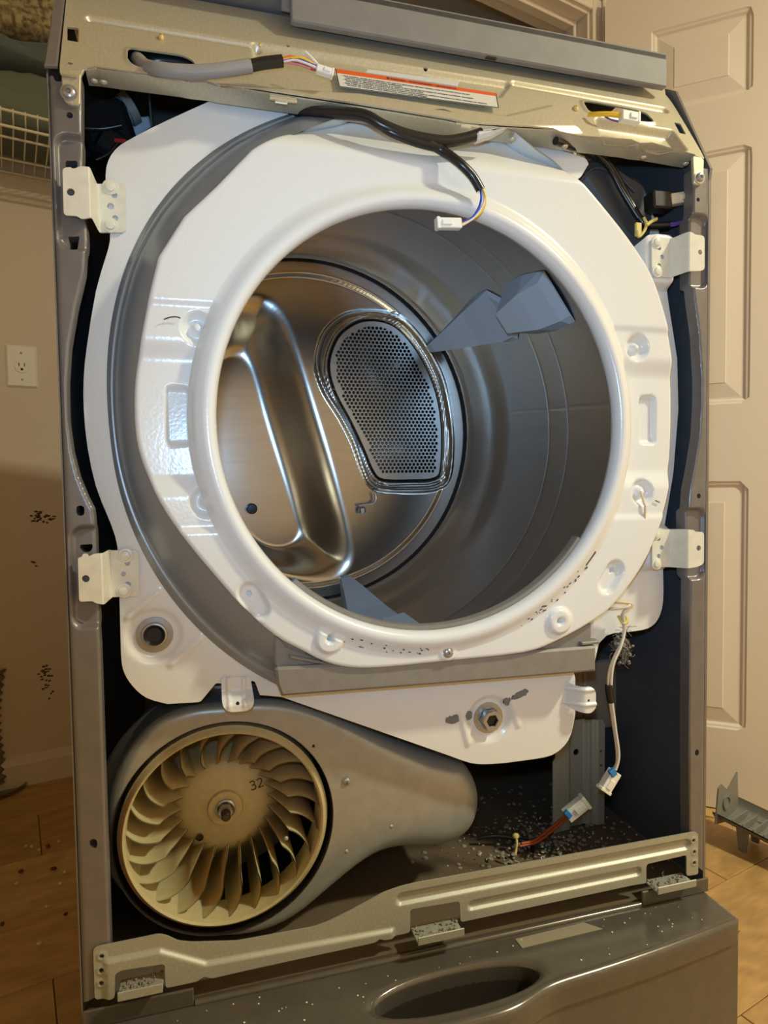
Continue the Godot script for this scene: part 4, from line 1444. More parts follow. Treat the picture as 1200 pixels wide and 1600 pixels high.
func blower(root: Node3D) -> void:
	var c := Vector2(-0.209, 0.103)
	var z0 := -0.055
	var q := curve(pv([-0.2073, 0.2339, -0.1695, 0.2332, -0.1293, 0.2241, -0.081, 0.2012, -0.0232, 0.1699, 0.0296, 0.1441, 0.0648, 0.1267, 0.0814, 0.1017, 0.0852, 0.076, 0.0778, 0.0512, 0.0584, 0.0362, 0.0284, 0.0338, -0.01, 0.0419, -0.0414, 0.0429, -0.0694, 0.0333, -0.1021, 0.0148, -0.1396, -0.0079, -0.1752, -0.0176, -0.2135, -0.0152, -0.2529, -0.0008, -0.2833, 0.023, -0.3049, 0.0532, -0.3188, 0.088, -0.3236, 0.1246, -0.3189, 0.1616, -0.3024, 0.1969, -0.2745, 0.2235, -0.2415, 0.2336]), 3)
	var holes := [Vector2(-0.0778, 0.134), Vector2(-0.3035, 0.1593), Vector2(-0.1165, 0.1788)]
	var s := MB.new()
	s.sheet(bounds(q), 0.0022, func(p):
		var d := maxf(sd_poly(p, q), 0.1125 - p.distance_to(c))
		for k in 2:
			d = maxf(d, 0.002 - p.distance_to(holes[k + 1]))
		return d, func(p):
		var w := lerpf(0.011, 0.03, smoothstep(-0.13, 0.03, p.x))
		var t := clampf(-sd_poly(p, q) / w, 0.0, 1.0)
		var z := z0 - w * 0.85 * (1.0 - sqrt(maxf(0.0, 1.0 - (1.0 - t) * (1.0 - t))))
		z -= 0.006 * smoothstep(0.0, 0.07, p.x)
		return z, 0.075)
	var h := obj("blower_housing", s, M.blower_paint, root, "grey metal blower housing with a tail to the right")
	var f := MB.new()
	f.lathe(pv([0.137, -0.118, 0.137, -0.112, 0.1345, -0.11, 0.12, -0.11]), Transform3D(Basis(), Vector3(c.x, c.y, 0)), 72, deg_to_rad(60), deg_to_rad(250))
	obj("rear_flange", f, M.blower_paint, h)
	var w := MB.new()
	w.lathe(pv([0.1128, z0 + 0.0005, 0.1115, -0.058, 0.1115, -0.175, 0.001, -0.175]), Transform3D(Basis(), Vector3(c.x, c.y, 0)), 72)
	obj("blower_throat", w, M.dark_metal, h)
	screw(Vector3(-0.0811, 0.1354, -0.0545), Vector3.BACK, 0.0038, h)
	for p in [Vector3(-0.148, 0.0825, -0.055), Vector3(-0.0825, 0.0567, -0.056), Vector3(-0.031, 0.0765, -0.056)]:
		var b := MB.new()
		b.dome(p, Vector3.BACK, 0.0026, 0.002)
		obj("dimple", b, M.blower_paint, h)
	# wheel: rim, back cone with hub, curved blades
	var wh := Node3D.new()
	wh.position = Vector3(c.x, c.y, -0.06)
	put("blower_wheel", wh, root)
	wh.position = Vector3(c.x, c.y, -0.06) - root.position
	var r := MB.new()
	var xf := Transform3D(Basis(), Vector3(c.x, c.y, 0))
	r.lathe(pv([0.0988, -0.092, 0.0988, -0.06, 0.0995, -0.0552, 0.1015, -0.0535, 0.1035, -0.0555, 0.105, -0.0585, 0.107, -0.06, 0.107, -0.09, 0.1035, -0.093, 0.0988, -0.092]), xf, 96)
	obj("rim", r, M.wheel_nylon, wh)
	var cone := MB.new()
	cone.lathe(pv([0.107, -0.168, 0.106, -0.165, 0.09, -0.158, 0.07, -0.137, 0.058, -0.119, 0.05, -0.111, 0.04, -0.106, 0.026, -0.103, 0.0195, -0.102, 0.0185, -0.0985, 0.017, -0.0975, 0.012, -0.0975, 0.0085, -0.0995, 0.0002, -0.0995]), xf, 96)
	obj("back_plate", cone, M.wheel_nylon, wh)
	var nut := MB.new()
	nut.lathe(pv([0.0112, -0.1, 0.011, -0.0962, 0.0092, -0.095]), xf, 14)
	nut.lathe(pv([0.009, -0.0965, 0.009, -0.09, 0.0078, -0.0885, 0.0046, -0.0885]), xf, 6)
	obj("lock_nut", nut, M.chrome, wh)
	var stud := MB.new()
	stud.lathe(pv([0.0048, -0.09, 0.0048, -0.0875, 0.0052, -0.0868, 0.0047, -0.0861, 0.0052, -0.0854, 0.0047, -0.0847, 0.0052, -0.084, 0.0047, -0.0833, 0.005, -0.079, 0.004, -0.0775, 0.0001, -0.0775]), xf, 16)
	obj("shaft_end", stud, M.dark_metal, wh)
	var hole := MB.new()
	hole.lathe(pv([0.0042, 0.001, 0.0038, 0.0012, 0.0032, -0.0005, 0.0001, -0.0006]), Transform3D(Basis(), Vector3(-0.2372, 0.0724, -0.104)), 16)
	obj("balance_hole", hole, M.dark_metal, wh)
	var cone_z := func(rr: float) -> float:
		var P := [[0.107, -0.168], [0.09, -0.158], [0.07, -0.137], [0.058, -0.119], [0.05, -0.111], [0.04, -0.106], [0.0, -0.103]]
		for i in P.size() - 1:
			if rr <= P[i][0] and rr >= P[i + 1][0]:
				return lerpf(P[i + 1][1], P[i][1], (rr - P[i + 1][0]) / (P[i][0] - P[i + 1][0]))
		return -0.103
	var bl := MB.new()
	for sgn in [1.0, -1.0]:
		var rows := []
		for j in 9:
			var row := PackedVector3Array()
			for i in 19:
				var u := i / 18.0
				var rr := lerpf(0.1005, 0.047, u)
				var zt := -0.0605 - 0.006 * smoothstep(0.0, 0.6, u)
				if rr < 0.068:
					zt = lerpf(-0.0665, -0.108, pow((0.068 - rr) / 0.021, 0.85))
				var zbk: float = cone_z.call(rr) - 0.0015
				var v := j / 8.0
				var z := lerpf(zbk, zt, v)
				var qq := clampf((0.1005 - rr) / 0.0345, 0.0, 1.55)
				var ang := deg_to_rad(13.0) * (1.0 - (1.0 - minf(qq, 1.0)) * (1.0 - minf(qq, 1.0))) + deg_to_rad(10.0) * maxf(0.0, qq - 1.0)
				ang += sgn * 0.001 * (1.0 if v < 0.95 else 0.5) / rr
				row.append(Vector3(cos(ang) * rr, sin(ang) * rr, z))
			rows.append(row)
		bl.grid(rows, false, false, sgn < 0.0)
	var bm := bl.mesh()
	for k in 23:
		var o := MeshInstance3D.new()
		o.mesh = bm
		o.material_override = M.wheel_nylon
		o.transform = Transform3D(Basis(Vector3.BACK, TAU * k / 23.0 + 0.05), Vector3(c.x, c.y, 0))
		put("blade", o, wh)
	var tm := TextMesh.new()
	var fnt := SystemFont.new()
	fnt.font_names = PackedStringArray(["Droid Sans"])
	tm.font = fnt
	tm.text = "32"
	tm.font_size = 16
	tm.pixel_size = 0.0009
	tm.depth = 0.0003
	var mi := MeshInstance3D.new()
	mi.mesh = tm
	mi.material_override = M.ink
	mi.transform = Transform3D(Basis(Vector3.BACK, 0.25), Vector3(-0.1741, 0.1231, -0.1045) + Vector3(0, 0, 0.001))
	put("pen_number", mi, wh)


func bottom_brace(root: Node3D) -> void:
	var q := rounded(pv([-0.3305, 0.0403, -0.3282, 0.0422, -0.2844, 0.0427, -0.2742, 0.043, -0.2664, 0.0395, -0.2574, 0.0327, -0.2449, 0.0288, -0.2037, 0.0213, -0.1292, 0.0201, -0.115, 0.0224, -0.0933, 0.0287, -0.0562, 0.0416, -0.0391, 0.0444, -0.0217, 0.0453, 0.3244, 0.0432, 0.3299, 0.0408, 0.3304, -0.0091, 0.314, -0.0084, 0.3138, 0.0172, 0.2599, 0.0159, 0.2582, 0.0131, 0.2583, -0.0066, 0.2368, -0.0057, 0.0277, -0.0065, 0.0265, 0.0168, -0.0283, 0.0185, -0.0286, -0.006, -0.0569, -0.0063, -0.0623, -0.0031, -0.0664, -0.0063, -0.1922, -0.0067, -0.2283, -0.0075, -0.2352, -0.0034, -0.24, -0.0074, -0.2694, -0.0075, -0.2693, 0.016, -0.3073, 0.0183, -0.3128, 0.0159, -0.3135, -0.0071, -0.3287, -0.0071, -0.3308, -0.0054]), 0.003, 3)
	var e1 := pv([-0.3124, 0.0285, -0.2735, 0.0287, -0.2326, 0.0073, -0.0292, 0.0016])
	var e2 := [Vector2(-0.0372, 0.0264), Vector2(0.3128, 0.0251)]
	var e3 := [Vector2(0.041, 0.0056), Vector2(0.2462, 0.0054)]
	var e2b := [Vector2(-0.0392, 0.0349), Vector2(0.3128, 0.0343)]
	var rv := [Vector2(-0.3237, 0.0328), Vector2(-0.3244, 0.0197), Vector2(-0.3248, 0.0077), Vector2(0.3233, 0.0333), Vector2(0.3243, 0.0192), Vector2(0.3244, 0.006)]
	var s := MB.new()
	s.sheet(bounds(q), 0.0013, func(p):
		var d := sd_poly(p, q)
		for k in rv:
			d = maxf(d, 0.0021 - p.distance_to(k))
		return d, func(p):
		var z := 0.003
		z += 0.0035 * (1.0 - smoothstep(-0.002, 0.0015, sd_line(p, e1))) * (1.0 if p.x > -0.325 and p.x < -0.03 else 0.0) * smoothstep(-0.3245, -0.318, p.x) * (1.0 - smoothstep(-0.05, -0.044, p.x))
		z -= 0.0035 * up(sd_strip(p, e2[0], e2[1], 0.009), 0.002)
		z -= 0.003 * up(sd_strip(p, e3[0], e3[1], 0.007), 0.002)
		for k in rv:
			z += 0.001 * up(absf(p.distance_to(k) - 0.0032) - 0.0004, 0.0012)
		return z, 0.0018)
	var b := obj("bottom_brace", s, M.galvanized_dull, root, "galvanized front brace across the bottom")
	# ledges under the three cut-outs
	for k in [[Vector3(-0.3095, -0.0009, 0.012), Vector3(-0.271, -0.0002, 0.012)], [Vector3(-0.026, -0.0078, 0.014), Vector3(0.0246, -0.0074, 0.014)], [Vector3(0.2617, -0.0108, 0.012), Vector3(0.3143, -0.01, 0.012)]]:
		var l := MB.new()
		var a: Vector3 = k[0]
		var e: Vector3 = k[1]
		var m := (a + e) * 0.5
		var w := e.x - a.x
		l.box(m + Vector3(0, 0.003, 0.006), Vector3(w, 0.0085, 0.0016), 0.0005)
		l.box(m + Vector3(0, 0.0005, -0.006), Vector3(w, 0.0016, 0.024), 0.0005)
		var lg := obj("ledge", l, M.galvanized_dull, b)
		var rg := RandomNumberGenerator.new()
		rg.seed = int(absf(m.x) * 1000.0)
		var li := MB.new()
		for j in 40:
			li.ball(m + Vector3(rg.randf_range(-0.47, 0.47) * w, 0.002 + rg.randf() * 0.002, rg.randf_range(-0.016, 0.004)), Vector3(rg.randf_range(0.0006, 0.0024), rg.randf_range(0.0004, 0.0012), rg.randf_range(0.0006, 0.002)), 6)
		var st := obj("ledge_lint", li, M.lint, lg)
		st.set_meta("kind", "stuff")


func sd_line(p: Vector2, q: PackedVector2Array) -> float:
	# height of p over the polyline, read along x
	for i in q.size() - 1:
		if p.x <= q[i + 1].x or i == q.size() - 2:
			var t := (p.x - q[i].x) / (q[i + 1].x - q[i].x)
			return p.y - lerpf(q[i].y, q[i + 1].y, t)
	return 0.0


func sd_strip(p: Vector2, a: Vector2, b: Vector2, w: float) -> float:
	return sd_seg(p, a + Vector2(0, w * 0.5), b + Vector2(0, w * 0.5)) - w * 0.5


func innards(root: Node3D) -> void:
	# motor bracket channel and the box behind it at the right
	var s := MB.new()
	var q := pv([0.2337, 0.122, 0.2656, 0.1255, 0.3042, 0.1265, 0.3083, 0.1188, 0.3074, -0.0227, 0.2294, -0.0266, 0.2297, 0.0742, 0.2336, 0.0791])
	s.sheet(bounds(q), 0.0018, func(p): return maxf(maxf(sd_poly(p, q), 0.0045 - p.distance_to(Vector2(0.2695, 0.0799))), maxf(0.002 - p.distance_to(Vector2(0.3021, 0.0811)), 0.002 - p.distance_to(Vector2(0.3022, 0.061)))), func(p):
		return -0.155 - 0.006 * up(absf(p.x - Vector2(0.2705, 0.0598).x) - 0.011, 0.004) + 0.005 * smoothstep(0.292, 0.297, p.x), 0.002)
	obj("motor_bracket", s, M.galvanized_dull, root)
	var b := MB.new()
	b.box((Vector3(0.2929, 0.2019, -0.19) + Vector3(0.3408, 0.1043, -0.19)) * 0.5, Vector3(0.055, 0.1, 0.04), 0.003)
	b.box((Vector3(0.2751, 0.1941, -0.19) + Vector3(0.2928, 0.1099, -0.19)) * 0.5, Vector3(0.02, 0.1, 0.03), 0.003)
	obj("motor_cover", b, M.cover_metal, root)
	# black moulded air box behind the ring, top right
	var a := MB.new()
	var aq := curve(pv([0.2007, 0.8205, 0.2168, 0.8341, 0.2427, 0.8386, 0.2717, 0.8255, 0.2941, 0.8159, 0.3051, 0.7943, 0.3088, 0.7703, 0.2989, 0.7404, 0.2809, 0.7359, 0.241, 0.7715]), 3)
	a.prism(aq, -0.13, -0.05, 0.008)
	var ab := obj("air_box", a, M.charcoal_plastic, root, "charcoal moulded box behind the ring at the upper right")
	var rib := MB.new()
	rib.tube(pv3([0.2038, 0.8036, -0.049, 0.2243, 0.8221, -0.048, 0.2543, 0.816, -0.048, 0.2787, 0.8006, -0.049]), 0.002, 6)
	obj("moulded_rib", rib, M.charcoal_plastic, ab)
	var lo := MB.new()
	lo.prism(pv([0.2943, 0.7613, 0.3124, 0.7859, 0.3217, 0.7753, 0.3255, 0.7549, 0.2944, 0.7476]), -0.1, -0.06, 0.003)
	obj("lamp_bracket", lo, M.enamel, root)
	# dark parts in the upper left corner: valve, board, hoses
	var v := MB.new()
	v.box(Vector3(-0.31, 0.8351, -0.14), Vector3(0.05, 0.05, 0.06), 0.006, Basis(Vector3.BACK, 0.3))
	v.box(Vector3(-0.3308, 0.8951, -0.2), Vector3(0.06, 0.12, 0.03), 0.005)
	v.box(Vector3(-0.3001, 0.8098, -0.12), Vector3(0.04, 0.03, 0.04), 0.005, Basis(Vector3.BACK, -0.5))
	obj("control_unit", v, M.black_plastic, root)
	var ta := MB.new()
	ta.box(Vector3(-0.3053, 0.8193, -0.105), Vector3(0.004, 0.014, 0.004), 0.001)
	ta.box(Vector3(-0.2956, 0.8125, -0.098), Vector3(0.012, 0.004, 0.002), 0.0006)
	obj("red_tag", ta, M.wire_red, root)
	var cv := MB.new()
	var vx := Transform3D(Basis(Vector3(0, 0.35, 0.2).normalized(), Vector3.BACK, Vector3.ZERO), Vector3.ZERO)
	cv.tube(pv3([-0.3082, 0.8494, -0.13, -0.2914, 0.861, -0.13]), 0.013, 16, 1)
	cv.tube(pv3([-0.2927, 0.8601, -0.13, -0.2855, 0.8651, -0.13]), 0.016, 16, 1)
	for k in 5:
		cv.tube(PackedVector3Array([(Vector3(-0.3082, 0.8494, -0.13)).lerp(Vector3(-0.2914, 0.861, -0.13), 0.1 + k * 0.18), (Vector3(-0.3082, 0.8494, -0.13)).lerp(Vector3(-0.2914, 0.861, -0.13), 0.18 + k * 0.18)]), 0.0145, 16, 1)
	obj("valve_cap", cv, M.grey_sheath, root)
	var hs := MB.new()
	hs.prism(pv([-0.2879, 0.8601, -0.2702, 0.8639, -0.2679, 0.8533, -0.2866, 0.8387]), -0.17, -0.14, 0.002)
	obj("terminal_block", hs, M.baffle_plastic, root)
	var bx := MB.new()
	bx.prism(pv([-0.301, 0.909, -0.2744, 0.9102, -0.2873, 0.8806, -0.3018, 0.8827]), -0.22, -0.16, 0.003)
	obj("relay_box", bx, M.dark_metal, root)
	var st := MB.new()
	st.prism(pv([-0.2967, 0.9073, -0.2914, 0.9067, -0.2958, 0.8937, -0.301, 0.8957]), -0.16, -0.157)
	obj("tan_sticker", st, M.cream_plastic, root)
	var rod := MB.new()
	rod.tube(pv3([-0.2686, 0.889, -0.12, -0.2673, 0.8668, -0.12, -0.2661, 0.8418, -0.12]), 0.0012, 6)
	obj("thin_rod", rod, M.chrome, root)
	var cb := MB.new()
	cb.tube(pv3([-0.3316, 0.8216, -0.1, -0.3124, 0.8234, -0.1, -0.2941, 0.829, -0.1]), 0.003, 8)
	cb.tube(pv3([-0.3194, 0.7915, -0.1, -0.3071, 0.7993, -0.1, -0.2976, 0.812, -0.1]), 0.002, 8)
	obj("black_cable", cb, M.black_tape, root)
	# lint and metal scraps on the base pan
	var rg := RandomNumberGenerator.new()
	rg.seed = 21
	var li := MB.new()
	for k in 420:
		var px := Vector3(rg.randf_range(0.02, 0.325), -0.0275, rg.randf_range(-0.3, -0.06))
		if k < 260:
			px = Vector3(0.21 + rg.randfn() * 0.045, -0.026 + absf(rg.randfn()) * 0.004, -0.135 + rg.randfn() * 0.035)
		var r := rg.randf_range(0.001, 0.0042)
		li.ball(px, Vector3(r, r * 0.5, r * rg.randf_range(0.5, 1.0)), 6, Basis(Vector3.UP, rg.randf() * 6.0))
	var lo2 := obj("pan_lint", li, M.lint, root, "grey lint and scraps on the base pan")
	lo2.set_meta("kind", "stuff")
	var sp := MB.new()
	for k in 110:
		var p := Vector3(0.2 + rg.randfn() * 0.07, -0.021 + absf(rg.randfn()) * 0.002, -0.125 + rg.randfn() * 0.045)
		p.x = clampf(p.x, -0.1, 0.33)
		sp.box(p, Vector3(rg.randf_range(0.001, 0.004), 0.0006, rg.randf_range(0.0008, 0.002)), 0.0, Basis.from_euler(Vector3(rg.randf(), rg.randf() * 6.0, rg.randf())))
	var so := obj("bright_flakes", sp, M.debris, root)
	so.set_meta("kind", "stuff")
	var lc := MB.new()
	for k in 90:
		lc.ball(Vector3(0.2488, 0.263, -0.03) + Vector3(rg.randfn() * 0.005, rg.randfn() * 0.009, rg.randfn() * 0.004), Vector3(rg.randf_range(0.001, 0.003), rg.randf_range(0.001, 0.0035), 0.002), 5)
	for k in 60:
		var fa := Vector3(0.2488, 0.263, -0.03) + Vector3(rg.randfn() * 0.005, rg.randfn() * 0.009, rg.randfn() * 0.004)
		lc.tube(PackedVector3Array([fa, fa + Vector3(rg.randfn(), rg.randfn(), rg.randfn()) * 0.004, fa + Vector3(rg.randfn(), rg.randfn(), rg.randfn()) * 0.006]), 0.0003, 4, 2)
	var lo3 := obj("lint_clump", lc, M.lint, root, "grey lint clump caught by the white wires")
	lo3.set_meta("kind", "stuff")


func wire(called: String, pts: PackedVector3Array, r: float, m: Material, parent: Node3D) -> void:
	var t := MB.new()
	t.tube(pts, r, 8, 6)
	obj(called, t, m, parent)


func plug(at: Vector3, along: Vector3, face_: Vector3, l: float, w: float, h: float, m: Material, parent: Node3D, called := "connector") -> MeshInstance3D:
	var x := along.normalized()
	var z := (face_ - x * face_.dot(x)).normalized()
	var bs := Basis(x, z.cross(x), z)
	var s := MB.new()
	s.box(at, Vector3(l, w, h), 0.0008, bs)
	s.box(at + bs * Vector3(l * 0.12, 0, h * 0.5), Vector3(l * 0.42, w * 0.5, h * 0.35), 0.0006, bs)
	s.box(at + bs * Vector3(l * 0.46, 0, 0), Vector3(l * 0.14, w * 1.14, h * 1.12), 0.0006, bs)
	return obj(called, s, m, parent)


func harnesses(root: Node3D) -> void:
	# grey cable from the left slot to a small plug over the label
	var g := MB.new()
	g.tube(pv3([-0.2715, 0.8554, -0.03, -0.2633, 0.8389, -0.012, -0.2506, 0.8285, 0.004, -0.2234, 0.828, 0.008, -0.1985, 0.8323, 0.01, -0.1718, 0.8403, 0.01]), 0.0062, 12, 6)
	var c1 := obj("grey_cable", g, M.grey_sheath, root, "grey sheathed cable hanging out of the left slot of the top brace")
	wire("shrink_tube", pv3([-0.1729, 0.8399, 0.01, -0.1602, 0.8444, 0.01, -0.1432, 0.849, 0.01]), 0.0055, M.black_tape, c1)
	wire("loop_cable", pv3([-0.2799, 0.8618, -0.06, -0.2612, 0.8634, -0.045, -0.2409, 0.8671, -0.045, -0.216, 0.868, -0.05]), 0.009, M.black_tape, c1)
	wire("yellow_wire", pv3([-0.1438, 0.8498, 0.01, -0.1351, 0.8522, 0.011, -0.1263, 0.8536, 0.012, -0.1171, 0.8522, 0.01, -0.109, 0.8495, 0.008]), 0.0011, M.wire_yellow, c1)
	wire("orange_wire", pv3([-0.1438, 0.8506, 0.01, -0.1379, 0.8536, 0.01, -0.1331, 0.8543, 0.01, -0.1213, 0.8522, 0.01, -0.109, 0.8495, 0.008]), 0.0011, M.wire_orange, c1)
	wire("blue_wire", pv3([-0.1438, 0.8483, 0.01, -0.1309, 0.8529, 0.011, -0.1201, 0.8518, 0.01, -0.1048, 0.849, 0.008]), 0.0011, M.wire_blue, c1)
	wire("white_wire", pv3([-0.1438, 0.8481, 0.01, -0.1322, 0.851, 0.011, -0.1215, 0.8498, 0.011, -0.1066, 0.8481, 0.008]), 0.0011, M.wire_white, c1)
	wire("red_wire", pv3([-0.1424, 0.8504, 0.008, -0.1282, 0.8517, 0.008, -0.1169, 0.8477, 0.008, -0.103, 0.8463, 0.008]), 0.0012, M.wire_red, c1)
	wire("pink_wire", pv3([-0.1424, 0.8498, 0.008, -0.127, 0.8496, 0.008, -0.1169, 0.8477, 0.008, -0.1078, 0.8467, 0.008]), 0.0012, M.wire_pink, c1)
	plug(Vector3(-0.1036, 0.8471, 0.008), Vector3(-0.0957, 0.8463, 0.008) - Vector3(-0.1108, 0.8486, 0.008), Vector3.BACK, 0.016, 0.007, 0.007, M.white_plastic, c1)
	wire("zip_tie", pv3([-0.1214, 0.862, 0.008, -0.1157, 0.8571, 0.009, -0.1103, 0.8522, 0.009]), 0.0012, M.white_plastic, c1)
	# black taped harness under the brace with a white plug in front of the opening
	var b := MB.new()
	b.tube(pv3([-0.1302, 0.8287, -0.03, -0.1111, 0.8197, -0.012, -0.0884, 0.8151, 0, -0.0662, 0.8093, 0.012, -0.0483, 0.8003, 0.0155, -0.0228, 0.7947, 0.0155, 0.0101, 0.7933, 0.0155, 0.0337, 0.7988, 0.0155, 0.0523, 0.8061, 0.0155]), 0.0056, 12, 6)
	b.tube(pv3([-0.0626, 0.8091, 0.01, -0.042, 0.7958, 0.0155, -0.0163, 0.7894, 0.0155, 0.01, 0.7866, 0.0155]), 0.0044, 12, 6)
	var c2 := obj("taped_harness", b, M.black_tape, root, "black taped wire harness looping over the top of the ring")
	wire("tail", pv3([-0.0032, 0.7899, 0.0155, 0.0113, 0.7843, 0.0155, 0.0254, 0.7706, 0.0235, 0.0388, 0.7598, 0.0235, 0.0476, 0.7472, 0.0235]), 0.0048, M.black_tape, c2)
	var sl := MB.new()
	sl.prism(pv([0.0466, 0.8069, 0.0646, 0.8111, 0.0787, 0.8136, 0.0646, 0.8049, 0.0472, 0.7977, 0.0424, 0.8021]), 0.01, 0.022, 0.003)
	obj("clear_sleeve", sl, M.pale_tape, c2)
	wire("blue_wire", pv3([0.0476, 0.7478, 0.0235, 0.047, 0.7381, 0.026, 0.0442, 0.7286, 0.026, 0.0374, 0.7187, 0.026, 0.0265, 0.7128, 0.026]), 0.0012, M.wire_blue, c2)
	wire("yellow_wire", pv3([0.0496, 0.7481, 0.0235, 0.0512, 0.7398, 0.026, 0.0497, 0.7297, 0.026, 0.0421, 0.7204, 0.026, 0.0265, 0.7115, 0.026]), 0.0012, M.wire_yellow, c2)
	wire("white_wire", pv3([0.0503, 0.7475, 0.0235, 0.0505, 0.7372, 0.026, 0.047, 0.7282, 0.026, 0.0394, 0.7189, 0.026, 0.0265, 0.7103, 0.026]), 0.0013, M.wire_white, c2)
	plug(Vector3(0.0117, 0.7094, 0.028), Vector3(-0.0021, 0.7087, 0.028) - Vector3(0.0257, 0.7107, 0.028), Vector3.BACK, 0.025, 0.0098, 0.008, M.white_plastic, c2)
	# right side: thin black harness, clips, white plug, purple wires
	var r := MB.new()
	r.tube(pv3([0.1503, 0.8242, -0.01, 0.1735, 0.8267, -0.02, 0.2114, 0.8288, -0.035, 0.2358, 0.824, -0.04, 0.2512, 0.8047, -0.04, 0.2659, 0.7822, -0.04, 0.2761, 0.764, -0.036, 0.2851, 0.7567, -0.034, 0.311, 0.7576, -0.03]), 0.0042, 10, 6)
	r.tube(pv3([0.2123, 0.8293, -0.03, 0.2347, 0.8177, -0.036, 0.2532, 0.7932, -0.038, 0.2761, 0.7618, -0.036]), 0.003, 8, 6)
	var c3 := obj("thin_harness", r, M.black_tape, root, "thin black harness running down the upper right corner")
	wire("cable_tie", pv3([0.2767, 0.7632, -0.03, 0.2787, 0.7553, -0.028, 0.2753, 0.7463, -0.028, 0.2684, 0.7398, -0.028, 0.2666, 0.7469, -0.028]), 0.0018, M.yellow_plastic, c3)
	wire("cable_tie", pv3([0.2772, 0.7529, -0.026, 0.2841, 0.7579, -0.026, 0.291, 0.7615, -0.026]), 0.0022, M.yellow_plastic, c3)
	var tb := MB.new()
	tb.box(Vector3(0.269, 0.7486, -0.03), Vector3(0.008, 0.016, 0.004), 0.001)
	obj("tie_base", tb, M.yellow_plastic, c3)
	var bo := MB.new()
	bo.box(Vector3(0.2927, 0.7806, -0.026), Vector3(0.026, 0.02, 0.02), 0.002, Basis(Vector3.BACK, 0.06))
	obj("socket", bo, M.black_plastic, c3)
	plug(Vector3(0.3184, 0.7851, -0.022), Vector3(0.3398, 0.7903, -0.022) - Vector3(0.2999, 0.7811, -0.022), Vector3.BACK, 0.034, 0.012, 0.012, M.cream_plastic, c3)
	wire("purple_wire", pv3([0.3371, 0.7834, -0.022, 0.3381, 0.7761, -0.022, 0.3336, 0.7677, -0.024, 0.3211, 0.7584, -0.026, 0.3119, 0.7569, -0.03]), 0.0013, M.wire_purple, c3)
	wire("purple_wire", pv3([0.338, 0.7835, -0.022, 0.3363, 0.773, -0.022, 0.3283, 0.7627, -0.024, 0.3119, 0.7584, -0.03]), 0.0013, M.wire_purple, c3)
	wire("grey_wire", pv3([0.3309, 0.7813, -0.022, 0.3336, 0.7728, -0.022, 0.3282, 0.7628, -0.026, 0.3119, 0.7591, -0.03]), 0.0012, M.grey_sheath, c3)
	# yellow wires and plug in the right slot of the top brace
	var y := MB.new()
	y.tube(pv3([0.1975, 0.8641, -0.02, 0.2042, 0.8614, -0.012, 0.2176, 0.8611, -0.008, 0.2299, 0.8596, -0.006]), 0.0018, 8, 5)
	y.tube(pv3([0.1959, 0.8625, -0.02, 0.2066, 0.8597, -0.012, 0.2184, 0.8591, -0.008, 0.2299, 0.8582, -0.006]), 0.0016, 8, 5)
	var c4 := obj("yellow_wires", y, M.wire_yellow, root, "yellow wires in the right slot of the top brace")
	plug(Vector3(0.2389, 0.8581, -0.006), Vector3(0.2513, 0.8577, -0.006) - Vector3(0.2283, 0.858, -0.006), Vector3.BACK, 0.022, 0.011, 0.009, M.white_plastic, c4)
	wire("violet_wire", pv3([0.2137, 0.8603, -0.014, 0.219, 0.8555, -0.01, 0.2265, 0.8534, -0.008]), 0.001, M.wire_purple, c4)
	# pair of pale wires from the ring down to a plug at the right
	var w := MB.new()
	w.tube(pv3([0.2479, 0.4465, 0.004, 0.249, 0.4344, 0.008, 0.2507, 0.4236, 0.008, 0.2503, 0.3798, 0, 0.2331, 0.3473, -0.005, 0.2269, 0.321, -0.02]), 0.0013, 8, 5)
	var c5 := obj("pale_wire_pair", w, M.wire_cream, root, "pair of pale wires hanging at the lower right of the ring with a white plug")
	wire("cream_wire", pv3([0.2198, 0.3174, -0.022, 0.2298, 0.32, -0.012, 0.2453, 0.3179, -0.01, 0.2462, 0.3141, -0.01, 0.2383, 0.3091, -0.012, 0.2392, 0.2982, -0.018, 0.2441, 0.2884, -0.02, 0.241, 0.274, -0.018, 0.2302, 0.2589, -0.016, 0.2226, 0.2424, -0.016, 0.2201, 0.224, -0.016, 0.2226, 0.205, -0.016, 0.2269, 0.1782, -0.016, 0.2313, 0.1512, -0.016, 0.2322, 0.1322, -0.016, 0.227, 0.1222, -0.016]), 0.0017, M.wire_cream, c5)
	wire("white_wire", pv3([0.2181, 0.3108, -0.022, 0.227, 0.3124, -0.014, 0.2379, 0.3143, -0.008, 0.243, 0.3162, -0.008, 0.2411, 0.3107, -0.01, 0.2374, 0.3054, -0.012, 0.2421, 0.2856, -0.016, 0.2356, 0.2679, -0.014, 0.2254, 0.2465, -0.014, 0.2229, 0.2206, -0.014, 0.2246, 0.2017, -0.014, 0.229, 0.1712, -0.014, 0.2333, 0.1404, -0.014, 0.2291, 0.1236, -0.014]), 0.0017, M.wire_white, c5)
	wire("tape_wrap", pv3([0.2202, 0.2243, -0.015, 0.2211, 0.2145, -0.015, 0.2236, 0.2037, -0.015]), 0.0042, M.black_tape, c5)
	var p5 := plug(Vector3(0.2219, 0.1108, -0.016), Vector3(0.2151, 0.1012, -0.016) - Vector3(0.2305, 0.1218, -0.016), Vector3.BACK, 0.026, 0.014, 0.01, M.white_plastic, c5)
	var lk := MB.new()
	lk.box(Vector3(0.2234, 0.1222, -0.012), Vector3(0.008, 0.009, 0.006), 0.001, Basis(Vector3.BACK, 0.5))
	obj("blue_lock", lk, M.blue_lock, p5, "blue locking tab")
	var cl := MB.new()
